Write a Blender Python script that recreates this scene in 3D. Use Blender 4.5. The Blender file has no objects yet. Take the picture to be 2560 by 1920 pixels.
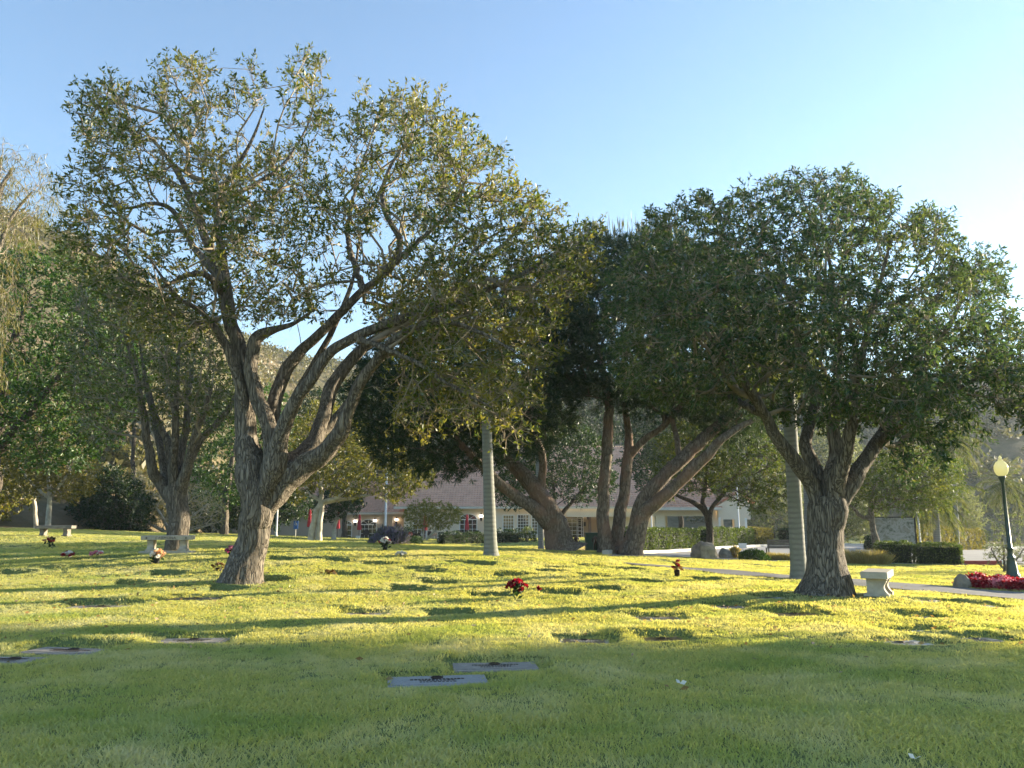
import bpy, bmesh, math, random
import numpy as np
from mathutils import Vector
R = math.radians
rng = np.random.default_rng(7)
random.seed(7)
S = bpy.context.scene
COL = S.collection

# ------------------------------------------------------------------ camera
FPX = 1923.0                      # focal length in pixels of the 2560 px wide photograph
PITCH = R(9.94)
CAMZ = 1.55
cam = bpy.data.cameras.new('camera'); cam.sensor_width = 36; cam.lens = FPX/2560*36
cam.clip_end = 4000; cam.clip_start = 0.1
cam_o = bpy.data.objects.new('camera', cam); COL.objects.link(cam_o)
cam_o.location = (0, 0, CAMZ); cam_o.rotation_euler = (R(90)+PITCH, 0, 0)
S.camera = cam_o
# ------------------------------------------------------------------ sky, sun, exposure
SUN_EL, SUN_AZ = R(10.0), R(67)   # azimuth clockwise from the view direction (+Y)
w = bpy.data.worlds.new('World'); S.world = w; w.use_nodes = True
nt = w.node_tree; nt.nodes.clear()
sk = nt.nodes.new('ShaderNodeTexSky'); sk.sky_type = 'NISHITA'; sk.sun_disc = False
sk.sun_elevation = SUN_EL; sk.sun_rotation = SUN_AZ
sk.air_density = 1.0; sk.dust_density = 0.12; sk.ozone_density = 2.2; sk.altitude = 60
bg = nt.nodes.new('ShaderNodeBackground'); bg.inputs[1].default_value = 0.05
out = nt.nodes.new('ShaderNodeOutputWorld')
nt.links.new(sk.outputs[0], bg.inputs[0]); nt.links.new(bg.outputs[0], out.inputs[0])
sl = bpy.data.lights.new('sun', 'SUN'); sl.energy = 2.35; sl.angle = R(0.6); sl.color = (1.0, 0.86, 0.62)
so = bpy.data.objects.new('sun', sl); COL.objects.link(so)
sd = Vector((math.sin(SUN_AZ)*math.cos(SUN_EL), math.cos(SUN_AZ)*math.cos(SUN_EL), math.sin(SUN_EL)))
so.rotation_euler = (-sd).to_track_quat('-Z', 'Y').to_euler(); so.location = (60, 40, 60)
S.view_settings.view_transform = 'Standard'; S.view_settings.look = 'None'
S.view_settings.gamma = 1; S.view_settings.use_curve_mapping = False
S.view_settings.exposure = 3.12
S.cycles.max_bounces = 8; S.cycles.transmission_bounces = 6; S.cycles.transparent_max_bounces = 8
S.cycles.diffuse_bounces = 4; S.cycles.use_denoising = True; S.cycles.sample_clamp_indirect = 4; S.cycles.sample_clamp_direct = 12

# ------------------------------------------------------------------ helpers: projection
_R = np.array([1.0, 0, 0]); _U = np.array([0, -math.sin(PITCH), math.cos(PITCH)]); _F = np.array([0, math.cos(PITCH), math.sin(PITCH)])
def ray(px, py):
    px = np.asarray(px, float); py = np.asarray(py, float)
    return ((px-1280)/FPX)[..., None]*_R + ((960-py)/FPX)[..., None]*_U + _F
def at(px, py, Y):
    """the world point seen at photograph pixel (px,py) that lies Y metres in front"""
    d = ray(px, py); t = np.asarray(Y, float)/d[..., 1]
    return d*t[..., None] + np.array([0, 0, CAMZ])

def vhash(ix, iy, iz, s):
    n = (ix*374761393 + iy*668265263 + iz*2147483647 + s*974634777) & 0xFFFFFFFF
    n = ((n ^ (n >> 13))*1274126177) & 0xFFFFFFFF
    n = (n ^ (n >> 16)) & 0xFFFFFFFF
    return n/4294967295.0
def vnoise(p, s=0):
    p = np.asarray(p, float); i = np.floor(p).astype(np.int64); f = p-i; f = f*f*(3-2*f)
    r = 0
    for a in (0, 1):
        for b in (0, 1):
            for c in (0, 1):
                wgt = (f[..., 0] if a else 1-f[..., 0])*(f[..., 1] if b else 1-f[..., 1])*(f[..., 2] if c else 1-f[..., 2])
                r = r + wgt*vhash(i[..., 0]+a, i[..., 1]+b, i[..., 2]+c, s)
    return r*2-1
def n2(x, y, f, s=0):
    return vnoise(np.stack([x*f, y*f, np.zeros_like(x)], -1), s)

# ------------------------------------------------------------------ helpers: terrain
CP = [(1280, 1920, 4.6), (200, 1920, 4.6), (2360, 1920, 4.6), (1280, 1625, 9.1), (150, 1618, 9.1), (2400, 1640, 8.9),
      (2070, 1477, 15), (2187, 1496, 14.3), (605, 1452, 17), (1295, 1497, 15), (420, 1384, 22), (130, 1341, 32),
      (100, 1322, 46), (400, 1336, 46), (1227, 1388, 24.5), (1400, 1378, 31), (1545, 1388, 30), (760, 1358, 50),
      (1352, 1376, 45), (1998, 1446, 20), (2550, 1492, 17.2), (1700, 1420, 25.5), (2533, 1449, 24), (2420, 1413, 33),
      (1850, 1401, 34), (1700, 1374, 50), (2450, 1378, 52), (2300, 1373, 58), (960, 1350, 76), (1300, 1346, 76), (1600, 1352, 66),
      (700, 1342, 66), (60, 1478, 16), (40, 1400, 23), (1000, 1418, 21.5), (1000, 1352, 62), (2560, 1500, 15.5)]
cp = np.array([at(*c) for c in CP])
ex = np.array([(-6, -6, 0.1), (6, -6, 0), (0, 0, 0.02), (-40, 10, 1.2), (30, 6, -.3), (-60, 60, 2.0), (60, 50, -1.6), (-40, 100, 0), (50, 100, -1.4), (0, 110, -.8), (-30, -10, .6), (30, -12, -.1)])
cp = np.vstack([cp, ex])
def _phi(r2): return 0.5*r2*np.log(r2+1e-9)
_n = len(cp)
_d2 = ((cp[:, None, :2]-cp[None, :, :2])**2).sum(-1)
_A = np.zeros((_n+3, _n+3)); _A[:_n, :_n] = _phi(_d2)+np.eye(_n)*18.0
_A[:_n, _n] = 1; _A[:_n, _n+1:] = cp[:, :2]; _A[_n:, :_n] = _A[:_n, _n:].T
_W = np.linalg.solve(_A, np.concatenate([cp[:, 2], np.zeros(3)]))
def tps(x, y):
    o = np.full(x.shape, _W[_n]) + _W[_n+1]*x + _W[_n+2]*y
    for k in range(_n): o = o + _W[k]*_phi((x-cp[k, 0])**2+(y-cp[k, 1])**2)
    return o
def sst(e0, e1, v):
    t = np.clip((v-e0)/(e1-e0), 0, 1); return t*t*(3-2*t)
AZ = [-180, -100, -60, -36, -33, -30, -26, -23, -18, -12, 0, 12, 22, 30, 34, 38, 44, 60, 75, 100, 180]
EL = [3, 4, 15, 18.4, 18.0, 17.2, 15.2, 13.2, 11.8, 11.2, 10.6, 9.6, 9.6, 9.8, 9.8, 6.0, 2.0, 1.0, 1.0, 2, 3]
RF = [90, 80, 60, 60, 60, 60, 62, 70, 105, 128, 140, 135, 120, 108, 105, 110, 120, 130, 120, 100, 90]
RC = [260, 220, 170, 170, 170, 175, 190, 205, 240, 265, 280, 280, 275, 270, 270, 275, 280, 300, 300, 280, 260]
def hillfac(x, y):
    r = np.hypot(x, y); az = np.degrees(np.arctan2(x, y))
    rf = np.interp(az, AZ, RF); rc = np.interp(az, AZ, RC); H = rc*np.tan(np.radians(np.interp(az, AZ, EL)))+CAMZ
    return r, rf, rc, H
def h0(x, y):
    x = np.asarray(x, float); y = np.asarray(y, float)
    r, rf, rc, H = hillfac(x, y)
    s = sst(85, 125, r)
    z = tps(np.clip(x, -75, 75), np.clip(y, -12, 112))*(1-s) + (-.6)*s
    z = z + .024*n2(x, y, .55, 3) + .02*n2(x, y, 1.3, 4)*sst(60, 30, r) + .05*n2(x, y, .16, 5)
    t = (r-rf)/(rc-rf); tt = np.clip(t, 0, 1)
    prof = .55*tt + .45*tt*tt*(3-2*tt)
    roll = (n2(x, y, .021, 11)*2.6 + n2(x, y, .06, 12)*1.6 + n2(x, y, .2, 13)*.4)*sst(0, .25, tt)
    z = z + H*prof + roll - np.clip(t-1, 0, 3)*H*.25
    return z
# grave markers: (px, py of plaque centre, width m, depth m, rotation deg, style)
MK = [(1094, 1688, .92, .46, 8, 'gray'), (1238, 1653, .86, .42, 6, 'stone'), (480, 1592, .85, .44, 5, 'stripe'), (28, 1638, .62, .36, -4, 'stone'),
      (172, 1616, .95, .40, -12, 'stone'), (1460, 1594, .62, .42, -6, 'bronze'), (1645, 1538, .66, .44, 0, 'bronze'), (906, 1528, .66, .34, 2, 'stone'),
      (1815, 1510, .60, .34, 0, 'stone'), (1922, 1489, .56, .34, 3, 'gray'), (2318, 1497, .52, .30, 8, 'pale'), (2447, 1509, .56, .32, 10, 'pale'),
      (2292, 1537, .56, .28, 8, 'stone'), (2275, 1572, .62, .32, 12, 'pale'), (2255, 1598, .64, .34, 14, 'pale'),
      (1990, 1528, .70, .40, 4, 'dark'), (2443, 1590, .55, .34, 8, 'dark'), (1655, 1588, .55, .30, 4, 'dark'),
      (486, 1490, .9, .42, 3, 'dark'), (250, 1510, 1.0, .42, 4, 'stone')]
FAR = [(845, 1398), (1044, 1418), (1075, 1428), (864, 1434), (1096, 1454), (1147, 1405), (1203, 1407), (1219, 1486), (673, 1446), (1270, 1434),
       (1373, 1425), (1300, 1433), (1390, 1417), (1470, 1412), (1564, 1421), (1482, 1437), (1619, 1452), (1503, 1469), (1401, 1479),
       (1768, 1446), (126, 1418), (202, 1414), (204, 1397), (286, 1392), (411, 1433), (700, 1396), (560, 1470), (1120, 1530), (30, 1430), (330, 1455), (940, 1408), (1020, 1470)]
def gpt(px, py, hf=None):
    hf = hf or h0
    Y = np.concatenate([np.linspace(3, 40, 260), np.linspace(40.5, 130, 180)])
    P = at(np.full(Y.shape, px), np.full(Y.shape, py), Y)
    d = P[:, 2]-hf(P[:, 0], P[:, 1]); k = np.argmax(d < 0)
    if k == 0: k = len(Y)-1
    a, b = Y[k-1], Y[k]
    for _ in range(14):
        m = (a+b)/2; p = at(px, py, m)
        if p[2]-hf(np.array([p[0]]), np.array([p[1]]))[0] < 0: b = m
        else: a = m
    p = at(px, py, (a+b)/2); return p
def pts(*pp): return [gpt(*q) for q in pp]
MARK = []
for (px, py, wd, dp, ro, st) in MK:
    p = gpt(px, py); MARK.append(dict(x=p[0], y=p[1], w=wd, d=dp, r=R(ro), st=st, near=True))
for k, (px, py) in enumerate(FAR):
    p = gpt(px, py); MARK.append(dict(x=p[0], y=p[1], w=.6, d=.34, r=R((k*37 % 13)-6), st='dark', near=False))
def dips(x, y):
    z = np.zeros_like(x)
    for m in MARK:
        sel = (np.abs(x-m['x']) < 1.6) & (np.abs(y-m['y']) < 1.6)
        if not sel.any(): continue
        xx = x[sel]-m['x']; yy = y[sel]-m['y']; c, s = math.cos(m['r']), math.sin(m['r'])
        u = xx*c+yy*s; v = -xx*s+yy*c
        u = u + .03*n2(xx*1.0+m['x'], yy, 6, 21); v = v+.03*n2(xx+m['x'], yy+3, 6, 22)
        a, b = m['w']/2, m['d']/2
        dep = .06 if m['near'] else .10
        fx = sst(-a-.16, -a-.03, u)*sst(a+.20, a+.10, u)
        fy = sst(-b-.40, -b-.10, v)*sst(b+.15, b+.07, v)
        z[sel] = np.minimum(z[sel], -dep*fx*fy)
        rim = np.exp(-(np.maximum(np.abs(u)-a-.1, 0)**2 + (v-b-.24)**2)/.03)*(.045 if m['near'] else .03)   # turf heaped behind the plaque
        z[sel] += rim
    return z
def h(x, y):
    x = np.asarray(x, float); y = np.asarray(y, float)
    return h0(x, y)+dips(x, y)
def hz(x, y): return float(h(np.array([x]), np.array([y]))[0])

# ------------------------------------------------------------------ helpers: objects
def link(o):
    COL.objects.link(o); return o
def tag(o, label=None, cat=None, group=None, kind=None):
    if label: o['label'] = label
    if cat: o['category'] = cat
    if group: o['group'] = group
    if kind: o['kind'] = kind
    return o
def thing(name, label, cat, loc, group=None, rz=0):
    o = bpy.data.objects.new(name, None); o.empty_display_size = .2; link(o); o.location = loc; o.rotation_euler = (0, 0, rz)
    return tag(o, label, cat, group)
def mesh_np(name, V, F, m, parent=None, origin=None, smooth=False, link_it=True):
    """V (n,3); F list of faces or (k,4)/(k,3) array"""
    V = np.asarray(V, np.float32)
    if origin is not None: V = V-np.asarray(origin, np.float32)
    me = bpy.data.meshes.new(name)
    if isinstance(F, np.ndarray):
        k, q = F.shape
        me.vertices.add(len(V)); me.vertices.foreach_set('co', V.ravel())
        me.loops.add(k*q); me.loops.foreach_set('vertex_index', F.astype(np.int32).ravel())
        me.polygons.add(k); me.polygons.foreach_set('loop_start', np.arange(0, k*q, q, dtype=np.int32))
        me.update(calc_edges=True)
    else:
        me.from_pydata(V.tolist(), [], F); me.update()
    if smooth: me.polygons.foreach_set('use_smooth', np.ones(len(me.polygons), bool))
    if m: me.materials.append(m)
    o = bpy.data.objects.new(name, me)
    if link_it: link(o)
    if parent: o.parent = parent
    return o
class MB:
    def __init__(s): s.v = []; s.f = []
    def add(s, V, F):
        b = len(s.v); s.v += [tuple(map(float, p)) for p in V]; s.f += [tuple(i+b for i in f) for f in F]; return s
    def box(s, x0, x1, y0, y1, z0, z1, rz=0, c=None):
        V = [(x, y, z) for z in (z0, z1) for y in (y0, y1) for x in (x0, x1)]
        if rz:
            cx, cy = c if c else ((x0+x1)/2, (y0+y1)/2); ca, sa = math.cos(rz), math.sin(rz)
            V = [(cx+(x-cx)*ca-(y-cy)*sa, cy+(x-cx)*sa+(y-cy)*ca, z) for x, y, z in V]
        return s.add(V, [(0, 2, 3, 1), (4, 5, 7, 6), (0, 1, 5, 4), (1, 3, 7, 5), (3, 2, 6, 7), (2, 0, 4, 6)])
    def prism(s, poly, y0, y1):
        """poly in XZ extruded along Y"""
        n = len(poly); V = [(x, y0, z) for x, z in poly]+[(x, y1, z) for x, z in poly]
        F = [tuple(range(n)), tuple(range(2*n-1, n-1, -1))]+[(i, i+n, (i+1) % n+n, (i+1) % n) for i in range(n)]
        return s.add(V, F)
    def lathe(s, prof, c=(0, 0, 0), n=12, star=0):
        V = []; F = []
        for r_, z in prof:
            for k in range(n):
                a = 2*math.pi*k/n; rr = r_*(1-star*(k % 2)); V.append((c[0]+rr*math.cos(a), c[1]+rr*math.sin(a), c[2]+z))
        for j in range(len(prof)-1):
            for k in range(n):
                F.append((j*n+k, j*n+(k+1) % n, (j+1)*n+(k+1) % n, (j+1)*n+k))
        F.append(tuple(range(n-1, -1, -1))); F.append(tuple((len(prof)-1)*n+k for k in range(n)))
        return s.add(V, F)
    def tube(s, P, r, n=6):
        V, F = tube(P, r if hasattr(r, '__len__') else [r]*len(P), n); return s.add(V, F.tolist())
    def build(s, name, m, parent=None, origin=None, smooth=False):
        return mesh_np(name, np.array(s.v), s.f, m, parent, origin, smooth)
def bevel(o, wd=.01, seg=2):
    b = o.modifiers.new('bevel', 'BEVEL'); b.width = wd; b.segments = seg; b.limit_method = 'ANGLE'; return o
def catmull(P, r, step):
    P = np.asarray(P, float); r = np.asarray(r, float)
    if len(P) < 3:
        n = max(2, int(np.linalg.norm(P[-1]-P[0])/step)+1); t = np.linspace(0, 1, n)[:, None]
        return P[0]*(1-t)+P[-1]*t, r[0]*(1-t[:, 0])+r[-1]*t[:, 0]
    Q = np.vstack([2*P[0]-P[1], P, 2*P[-1]-P[-2]]); rr = np.concatenate([[r[0]], r, [r[-1]]])
    oP, oR = [], []
    for i in range(1, len(Q)-2):
        n = max(1, int(np.linalg.norm(Q[i+1]-Q[i])/step)); t = np.linspace(0, 1, n, endpoint=False)[:, None]
        a, b, c, d = Q[i-1], Q[i], Q[i+1], Q[i+2]
        oP.append(.5*((2*b)+(-a+c)*t+(2*a-5*b+4*c-d)*t**2+(-a+3*b-3*c+d)*t**3))
        oR.append(rr[i]*(1-t[:, 0])+rr[i+1]*t[:, 0])
    oP.append(Q[-2][None]); oR.append([rr[-2]])
    return np.vstack(oP), np.concatenate(oR)
def tube(P, r, n, bark=None, seed=0):
    P = np.asarray(P, float); r = np.asarray(r, float); k = len(P)
    T = np.gradient(P, axis=0) if k > 2 else np.repeat((P[-1]-P[0])[None], k, 0)
    T /= np.linalg.norm(T, axis=1)[:, None]+1e-9
    u = np.cross(T[0], [0.31, .95, 0.05] if abs(T[0][1]) < .9 else [1, 0, 0]); u /= np.linalg.norm(u)+1e-9
    U = np.empty_like(P)
    for i in range(k):
        u = u-T[i]*(u@T[i]); u = u/(np.linalg.norm(u)+1e-9); U[i] = u
    W = np.cross(T, U)
    a = np.linspace(0, 2*math.pi, n, endpoint=False)
    ring = np.cos(a)[None, :, None]*U[:, None]+np.sin(a)[None, :, None]*W[:, None]
    rad = np.repeat(r[:, None], n, 1)
    if bark:
        V0 = P[:, None]+ring*rad[..., None]
        L = np.concatenate([[0], np.cumsum(np.linalg.norm(np.diff(P, axis=0), axis=1))])[:, None]*np.ones((1, n))
        q = np.stack([np.cos(a)[None]*r[:, None]*13, np.sin(a)[None]*r[:, None]*13, L*1.25], -1)
        rid = 1-np.abs(vnoise(q, seed)); rid2 = 1-np.abs(vnoise(q*2.3+7, seed+1))
        lump = vnoise(np.stack([np.cos(a)[None]*1.2*np.ones((k, 1)), np.sin(a)[None]*1.2*np.ones((k, 1)), L*1.1], -1), seed+2)
        rad = rad*(1+lump*bark*1.3+(rid-.6)*bark*.95+(rid2-.6)*bark*.45)
    V = (P[:, None]+ring*rad[..., None]).reshape(-1, 3)
    i = np.arange(k-1)[:, None]*n; j = np.arange(n)[None]; j2 = (j+1) % n
    F = np.stack([i+j, i+j2, i+n+j2, i+n+j], -1).reshape(-1, 4)
    return V, F

# ------------------------------------------------------------------ materials
def newmat(name):
    m = bpy.data.materials.new(name); m.use_nodes = True; t = m.node_tree; t.nodes.clear()
    o = t.nodes.new('ShaderNodeOutputMaterial'); return m, t, o
def ramp(t, fac, cols, pos=None, interp='LINEAR'):
    r = t.nodes.new('ShaderNodeValToRGB'); r.color_ramp.interpolation = interp
    el = r.color_ramp.elements
    while len(el) < len(cols): el.new(.5)
    for i, c in enumerate(cols):
        el[i].position = pos[i] if pos else i/(len(cols)-1); el[i].color = (*c, 1)
    t.links.new(fac, r.inputs[0]); return r.outputs[0]
def noise(t, scale, detail=4, vec=None, rough=.55, dist=0):
    n = t.nodes.new('ShaderNodeTexNoise'); n.inputs['Scale'].default_value = scale; n.inputs['Detail'].default_value = detail
    n.inputs['Roughness'].default_value = rough; n.inputs['Distortion'].default_value = dist
    if vec: t.links.new(vec, n.inputs['Vector'])
    return n.outputs['Fac']
def geo_pos(t, scale=None):
    g = t.nodes.new('ShaderNodeNewGeometry'); v = g.outputs['Position']
    if scale:
        mp = t.nodes.new('ShaderNodeMapping'); mp.inputs['Scale'].default_value = scale; t.links.new(v, mp.inputs['Vector']); v = mp.outputs[0]
    return v
def mixc(t, fac, a, b, mode='MIX'):
    m = t.nodes.new('ShaderNodeMix'); m.data_type = 'RGBA'; m.blend_type = mode
    for s, v in ((m.inputs[0], fac), (m.inputs[6], a), (m.inputs[7], b)):
        if isinstance(v, (int, float)): s.default_value = v
        elif isinstance(v, tuple): s.default_value = (*v, 1)
        else: t.links.new(v, s)
    return m.outputs[2]
def bump(t, hgt, strength, dist):
    b = t.nodes.new('ShaderNodeBump'); b.inputs['Strength'].default_value = strength; b.inputs['Distance'].default_value = dist
    t.links.new(hgt, b.inputs['Height']); return b.outputs[0]
def pbsdf(t, o, col, rough=.7, nrm=None, metal=0, spec=.4):
    p = t.nodes.new('ShaderNodeBsdfPrincipled'); p.inputs['Roughness'].default_value = rough; p.inputs['Metallic'].default_value = metal
    p.inputs['Specular IOR Level'].default_value = spec
    if isinstance(col, tuple): p.inputs['Base Color'].default_value = (*col, 1)
    else: t.links.new(col, p.inputs['Base Color'])
    if nrm: t.links.new(nrm, p.inputs['Normal'])
    t.links.new(p.outputs[0], o.inputs[0]); return p
def mat(name, c1, c2=None, scale=6, rough=.7, bmp=0, bd=.01, metal=0, spec=.4, bscale=None):
    m, t, o = newmat(name); v = geo_pos(t)
    c2 = c2 or tuple(x*.7 for x in c1)
    n = noise(t, scale, 5, v); col = ramp(t, n, [c2, c1], [.35, .65])
    nr = bump(t, noise(t, bscale or scale*4, 5, v), bmp, bd) if bmp else None
    pbsdf(t, o, col, rough, nr, metal, spec); return m
def leafmat(name, cols, pos=None, trans=.38, gold=None, goldamt=.5, gscale=.5, gloss=.12, tint=(1.0, .95, .5)):
    m, t, o = newmat(name)
    g = t.nodes.new('ShaderNodeNewGeometry')
    col = ramp(t, g.outputs['Random Per Island'], cols, pos)
    if gold:
        f = ramp(t, noise(t, gscale, 3, g.outputs['Position']), [(0, 0, 0), (goldamt,)*3], [.47, .68])
        col = mixc(t, f, col, gold)
    d = t.nodes.new('ShaderNodeBsdfDiffuse'); t.links.new(col, d.inputs[0])
    tr = t.nodes.new('ShaderNodeBsdfTranslucent'); tc = mixc(t, 1.0, col, tint, 'MULTIPLY')
    tc2 = mixc(t, 1.0, tc, (1.9, 1.9, 1.9), 'MULTIPLY'); t.links.new(tc2, tr.inputs[0])
    mx = t.nodes.new('ShaderNodeMixShader'); mx.inputs[0].default_value = trans
    t.links.new(d.outputs[0], mx.inputs[1]); t.links.new(tr.outputs[0], mx.inputs[2])
    gl = t.nodes.new('ShaderNodeBsdfGlossy'); gl.inputs['Roughness'].default_value = .65; gl.inputs[0].default_value = (.9, .9, .9, 1)
    fr = t.nodes.new('ShaderNodeFresnel'); fr.inputs[0].default_value = 1.35
    mm = t.nodes.new('ShaderNodeMath'); mm.operation = 'MULTIPLY'; mm.inputs[1].default_value = gloss*1.0; t.links.new(fr.outputs[0], mm.inputs[0])
    mx2 = t.nodes.new('ShaderNodeMixShader'); t.links.new(mm.outputs[0], mx2.inputs[0])
    t.links.new(mx.outputs[0], mx2.inputs[1]); t.links.new(gl.outputs[0], mx2.inputs[2]); t.links.new(mx2.outputs[0], o.inputs[0])
    return m
def barkmat(name, dark, light, zs=.22, scale=9, bd=.03, warm=None):
    m, t, o = newmat(name); v = geo_pos(t, (1, 1, zs))
    vo = t.nodes.new('ShaderNodeTexVoronoi'); vo.feature = 'DISTANCE_TO_EDGE'; vo.inputs['Scale'].default_value = scale*1.3
    nv = t.nodes.new('ShaderNodeTexNoise'); nv.inputs['Scale'].default_value = scale*.35; nv.inputs['Detail'].default_value = 4; t.links.new(v, nv.inputs['Vector'])
    vm = t.nodes.new('ShaderNodeVectorMath'); vm.operation = 'MULTIPLY_ADD'; t.links.new(nv.outputs['Color'], vm.inputs[0]); vm.inputs[1].default_value = (.8,)*3; t.links.new(v, vm.inputs[2])
    t.links.new(vm.outputs[0], vo.inputs['Vector'])
    r = ramp(t, vo.outputs['Distance'], [(0, 0, 0), (1, 1, 1)], [0, .13])
    n = noise(t, scale*3, 6, v)
    col = ramp(t, n, [dark, light], [.32, .72])
    col = mixc(t, r, tuple(x*.8 for x in dark), col)
    if warm: col = mixc(t, ramp(t, noise(t, 1.1, 2, geo_pos(t)), [(0, 0, 0), (.7,)*3], [.5, .62]), col, warm)
    ad = t.nodes.new('ShaderNodeMath'); ad.operation = 'MULTIPLY_ADD'; t.links.new(n, ad.inputs[0]); ad.inputs[1].default_value = .6; t.links.new(r, ad.inputs[2])
    pbsdf(t, o, col, .9, bump(t, ad.outputs[0], .9, bd), spec=.2); return m
M = {}
M['bark'] = barkmat('rough grey bark', (.105, .088, .07), (.29, .25, .20), zs=.15)
M['bark_far'] = barkmat('grey bark', (.13, .112, .09), (.33, .29, .23), scale=7)
M['bark_pine'] = barkmat('pine bark', (.125, .10, .08), (.31, .26, .21), zs=.3, scale=6, warm=(.24, .15, .11))
M['bark_pale'] = mat('pale smooth bark', (.56, .52, .44), (.34, .30, .24), 3, .85, .4, .01)
M['bark_dark'] = barkmat('dark bark', (.06, .05, .04), (.16, .135, .105), scale=8)
M['twig'] = mat('twig bark', (.33, .27, .19), (.17, .135, .10), 2.0, .85)
M['twig_dark'] = mat('dark twig bark', (.13, .105, .08), (.07, .055, .04), 2.0, .9)
M['twig_pale'] = mat('pale twig bark', (.55, .48, .36), (.38, .32, .24), 2.0, .85)
G = lambda *a: a
M['leaf_big'] = leafmat('leaves olive green', [(.030, .055, .016), (.060, .090, .024), (.105, .125, .032), (.19, .165, .05)], [0, .4, .8, 1], .46, (.22, .19, .05), .65, .5)
M['leaf_round'] = leafmat('leaves blue green', [(.026, .055, .030), (.045, .085, .042), (.070, .11, .045), (.13, .14, .05)], [0, .45, .88, 1], .36, (.12, .13, .04), .4, .5)
M['needle'] = leafmat('pine needles', [(.022, .045, .030), (.036, .064, .038), (.06, .085, .042)], None, .25, (.08, .085, .03), .3, .4, .06)
M['candle'] = leafmat('pine shoots', [(.16, .14, .07), (.11, .12, .05)], None, .3)
M['leaf_mid'] = leafmat('leaves mid green', [(.035, .065, .018), (.065, .10, .026), (.11, .13, .03)], None, .38, (.17, .15, .035), .5, .4)
M['leaf_gold'] = leafmat('leaves golden', [(.075, .09, .028), (.125, .125, .036), (.19, .165, .055)], None, .42, (.24, .18, .05), .4, .5)
M['leaf_dark'] = leafmat('leaves dark green', [(.016, .034, .014), (.028, .055, .020), (.045, .078, .026)], None, .28)
M['leaf_vivid'] = leafmat('leaves fresh green', [(.030, .075, .018), (.050, .11, .028), (.08, .14, .035)], None, .38)
M['leaf_yellow'] = leafmat('leaves yellow green', [(.085, .105, .020), (.145, .15, .028), (.22, .19, .04)], None, .42)
M['leaf_pale'] = leafmat('leaves pale', [(.16, .17, .06), (.23, .22, .09), (.30, .26, .13)], None, .42)
M['leaf_gray'] = leafmat('leaves grey green', [(.085, .11, .06), (.13, .155, .085), (.19, .20, .11)], None, .36)
M['hedge'] = leafmat('hedge leaves', [(.040, .070, .018), (.065, .10, .026), (.10, .13, .032)], None, .32)
M['hedge_gold'] = leafmat('hedge leaves ochre', [(.085, .095, .024), (.14, .13, .034), (.18, .15, .045)], None, .36)
M['hedge_core'] = mat('dark hedge core', (.022, .030, .012), (.012, .018, .008), 12, .95)  # even dark colour of the solid core inside each hedge
M['lavender'] = leafmat('lavender spikes', [(.15, .14, .24), (.20, .18, .30), (.10, .13, .07)], None, .3)
M['dry_grass'] = leafmat('dry ornamental grass', [(.26, .21, .09), (.36, .29, .13), (.20, .19, .07)], None, .4)
M['frond'] = leafmat('palm fronds', [(.065, .09, .03), (.10, .125, .04), (.15, .15, .06)], None, .36)
M['fl_red'] = leafmat('red petals', [(.17, .012, .02), (.28, .02, .028), (.38, .05, .06)], None, .3, tint=(1, .35, .3))
M['fl_crimson'] = leafmat('crimson petals', [(.20, .008, .022), (.30, .012, .03), (.38, .02, .045)], None, .25, tint=(1, .35, .3))
M['fl_pink'] = leafmat('pink petals', [(.55, .16, .24), (.68, .28, .34), (.70, .38, .42)], None, .3, tint=(1, .8, .8))
M['fl_white'] = leafmat('white petals', [(.66, .64, .60), (.74, .72, .68), (.78, .76, .74)], None, .3, tint=(1, .95, .9))
M['fl_peach'] = leafmat('peach petals', [(.55, .26, .13), (.66, .42, .24), (.70, .52, .34)], None, .3, tint=(1, .9, .7))
M['fl_magenta'] = leafmat('magenta petals', [(.22, .03, .12), (.32, .06, .18), (.5, .16, .24)], None, .3, tint=(1, .6, .8))
M['fl_brown'] = leafmat('dry petals', [(.10, .05, .025), (.16, .09, .04), (.22, .15, .06)], None, .3)
M['concrete'] = mat('cast concrete', (.47, .42, .335), (.36, .32, .255), 7, .85, .35, .006)
M['concrete_shaded'] = mat('concrete darkened for shade', (.26, .23, .19), (.17, .15, .125), 6, .85, .35, .006)  # far bench's concrete, with the shade it stands in put into the colour
M['granite_pale'] = mat('pale granite', (.56, .55, .52), (.44, .43, .41), 30, .6, .2, .003)
M['path'] = mat('concrete path', (.19, .18, .165), (.15, .142, .13), 1.2, .85, .3, .006, bscale=30)
M['asphalt'] = mat('driveway paving', (.30, .285, .265), (.25, .235, .22), .8, .9, .3, .006, bscale=40)
M['kerb'] = mat('kerb concrete', (.62, .59, .53), (.52, .49, .43), 3, .8)
M['kerb_red'] = mat('red kerb paint', (.36, .07, .055), (.30, .055, .045), 5, .7)
M['brick_walk'] = mat('brick walk', (.42, .21, .15), (.34, .17, .125), 3, .85)
M['plaq_gray'] = mat('grey granite plaque', (.37, .36, .335), (.27, .262, .245), 40, .55, .3, .003)
M['plaq_stone'] = mat('stone plaque', (.36, .31, .25), (.27, .225, .18), 14, .75, .4, .004)
M['plaq_pale'] = mat('pale plaque', (.58, .52, .43), (.48, .43, .35), 12, .6, .2, .003)
M['plaq_bronze'] = mat('bronze plaque', (.20, .155, .095), (.13, .10, .065), 20, .42, .3, .003, metal=.6)
M['letters'] = mat('dark cut letters', (.07, .075, .075), None, 5, .7)
M['stucco'] = mat('cream stucco', (.80, .68, .52), (.74, .62, .475), .6, .9, .25, .006, bscale=40)
M['stucco_wing'] = mat('tan stucco', (.55, .455, .36), (.50, .41, .325), .6, .9, .25, .006, bscale=40)
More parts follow.
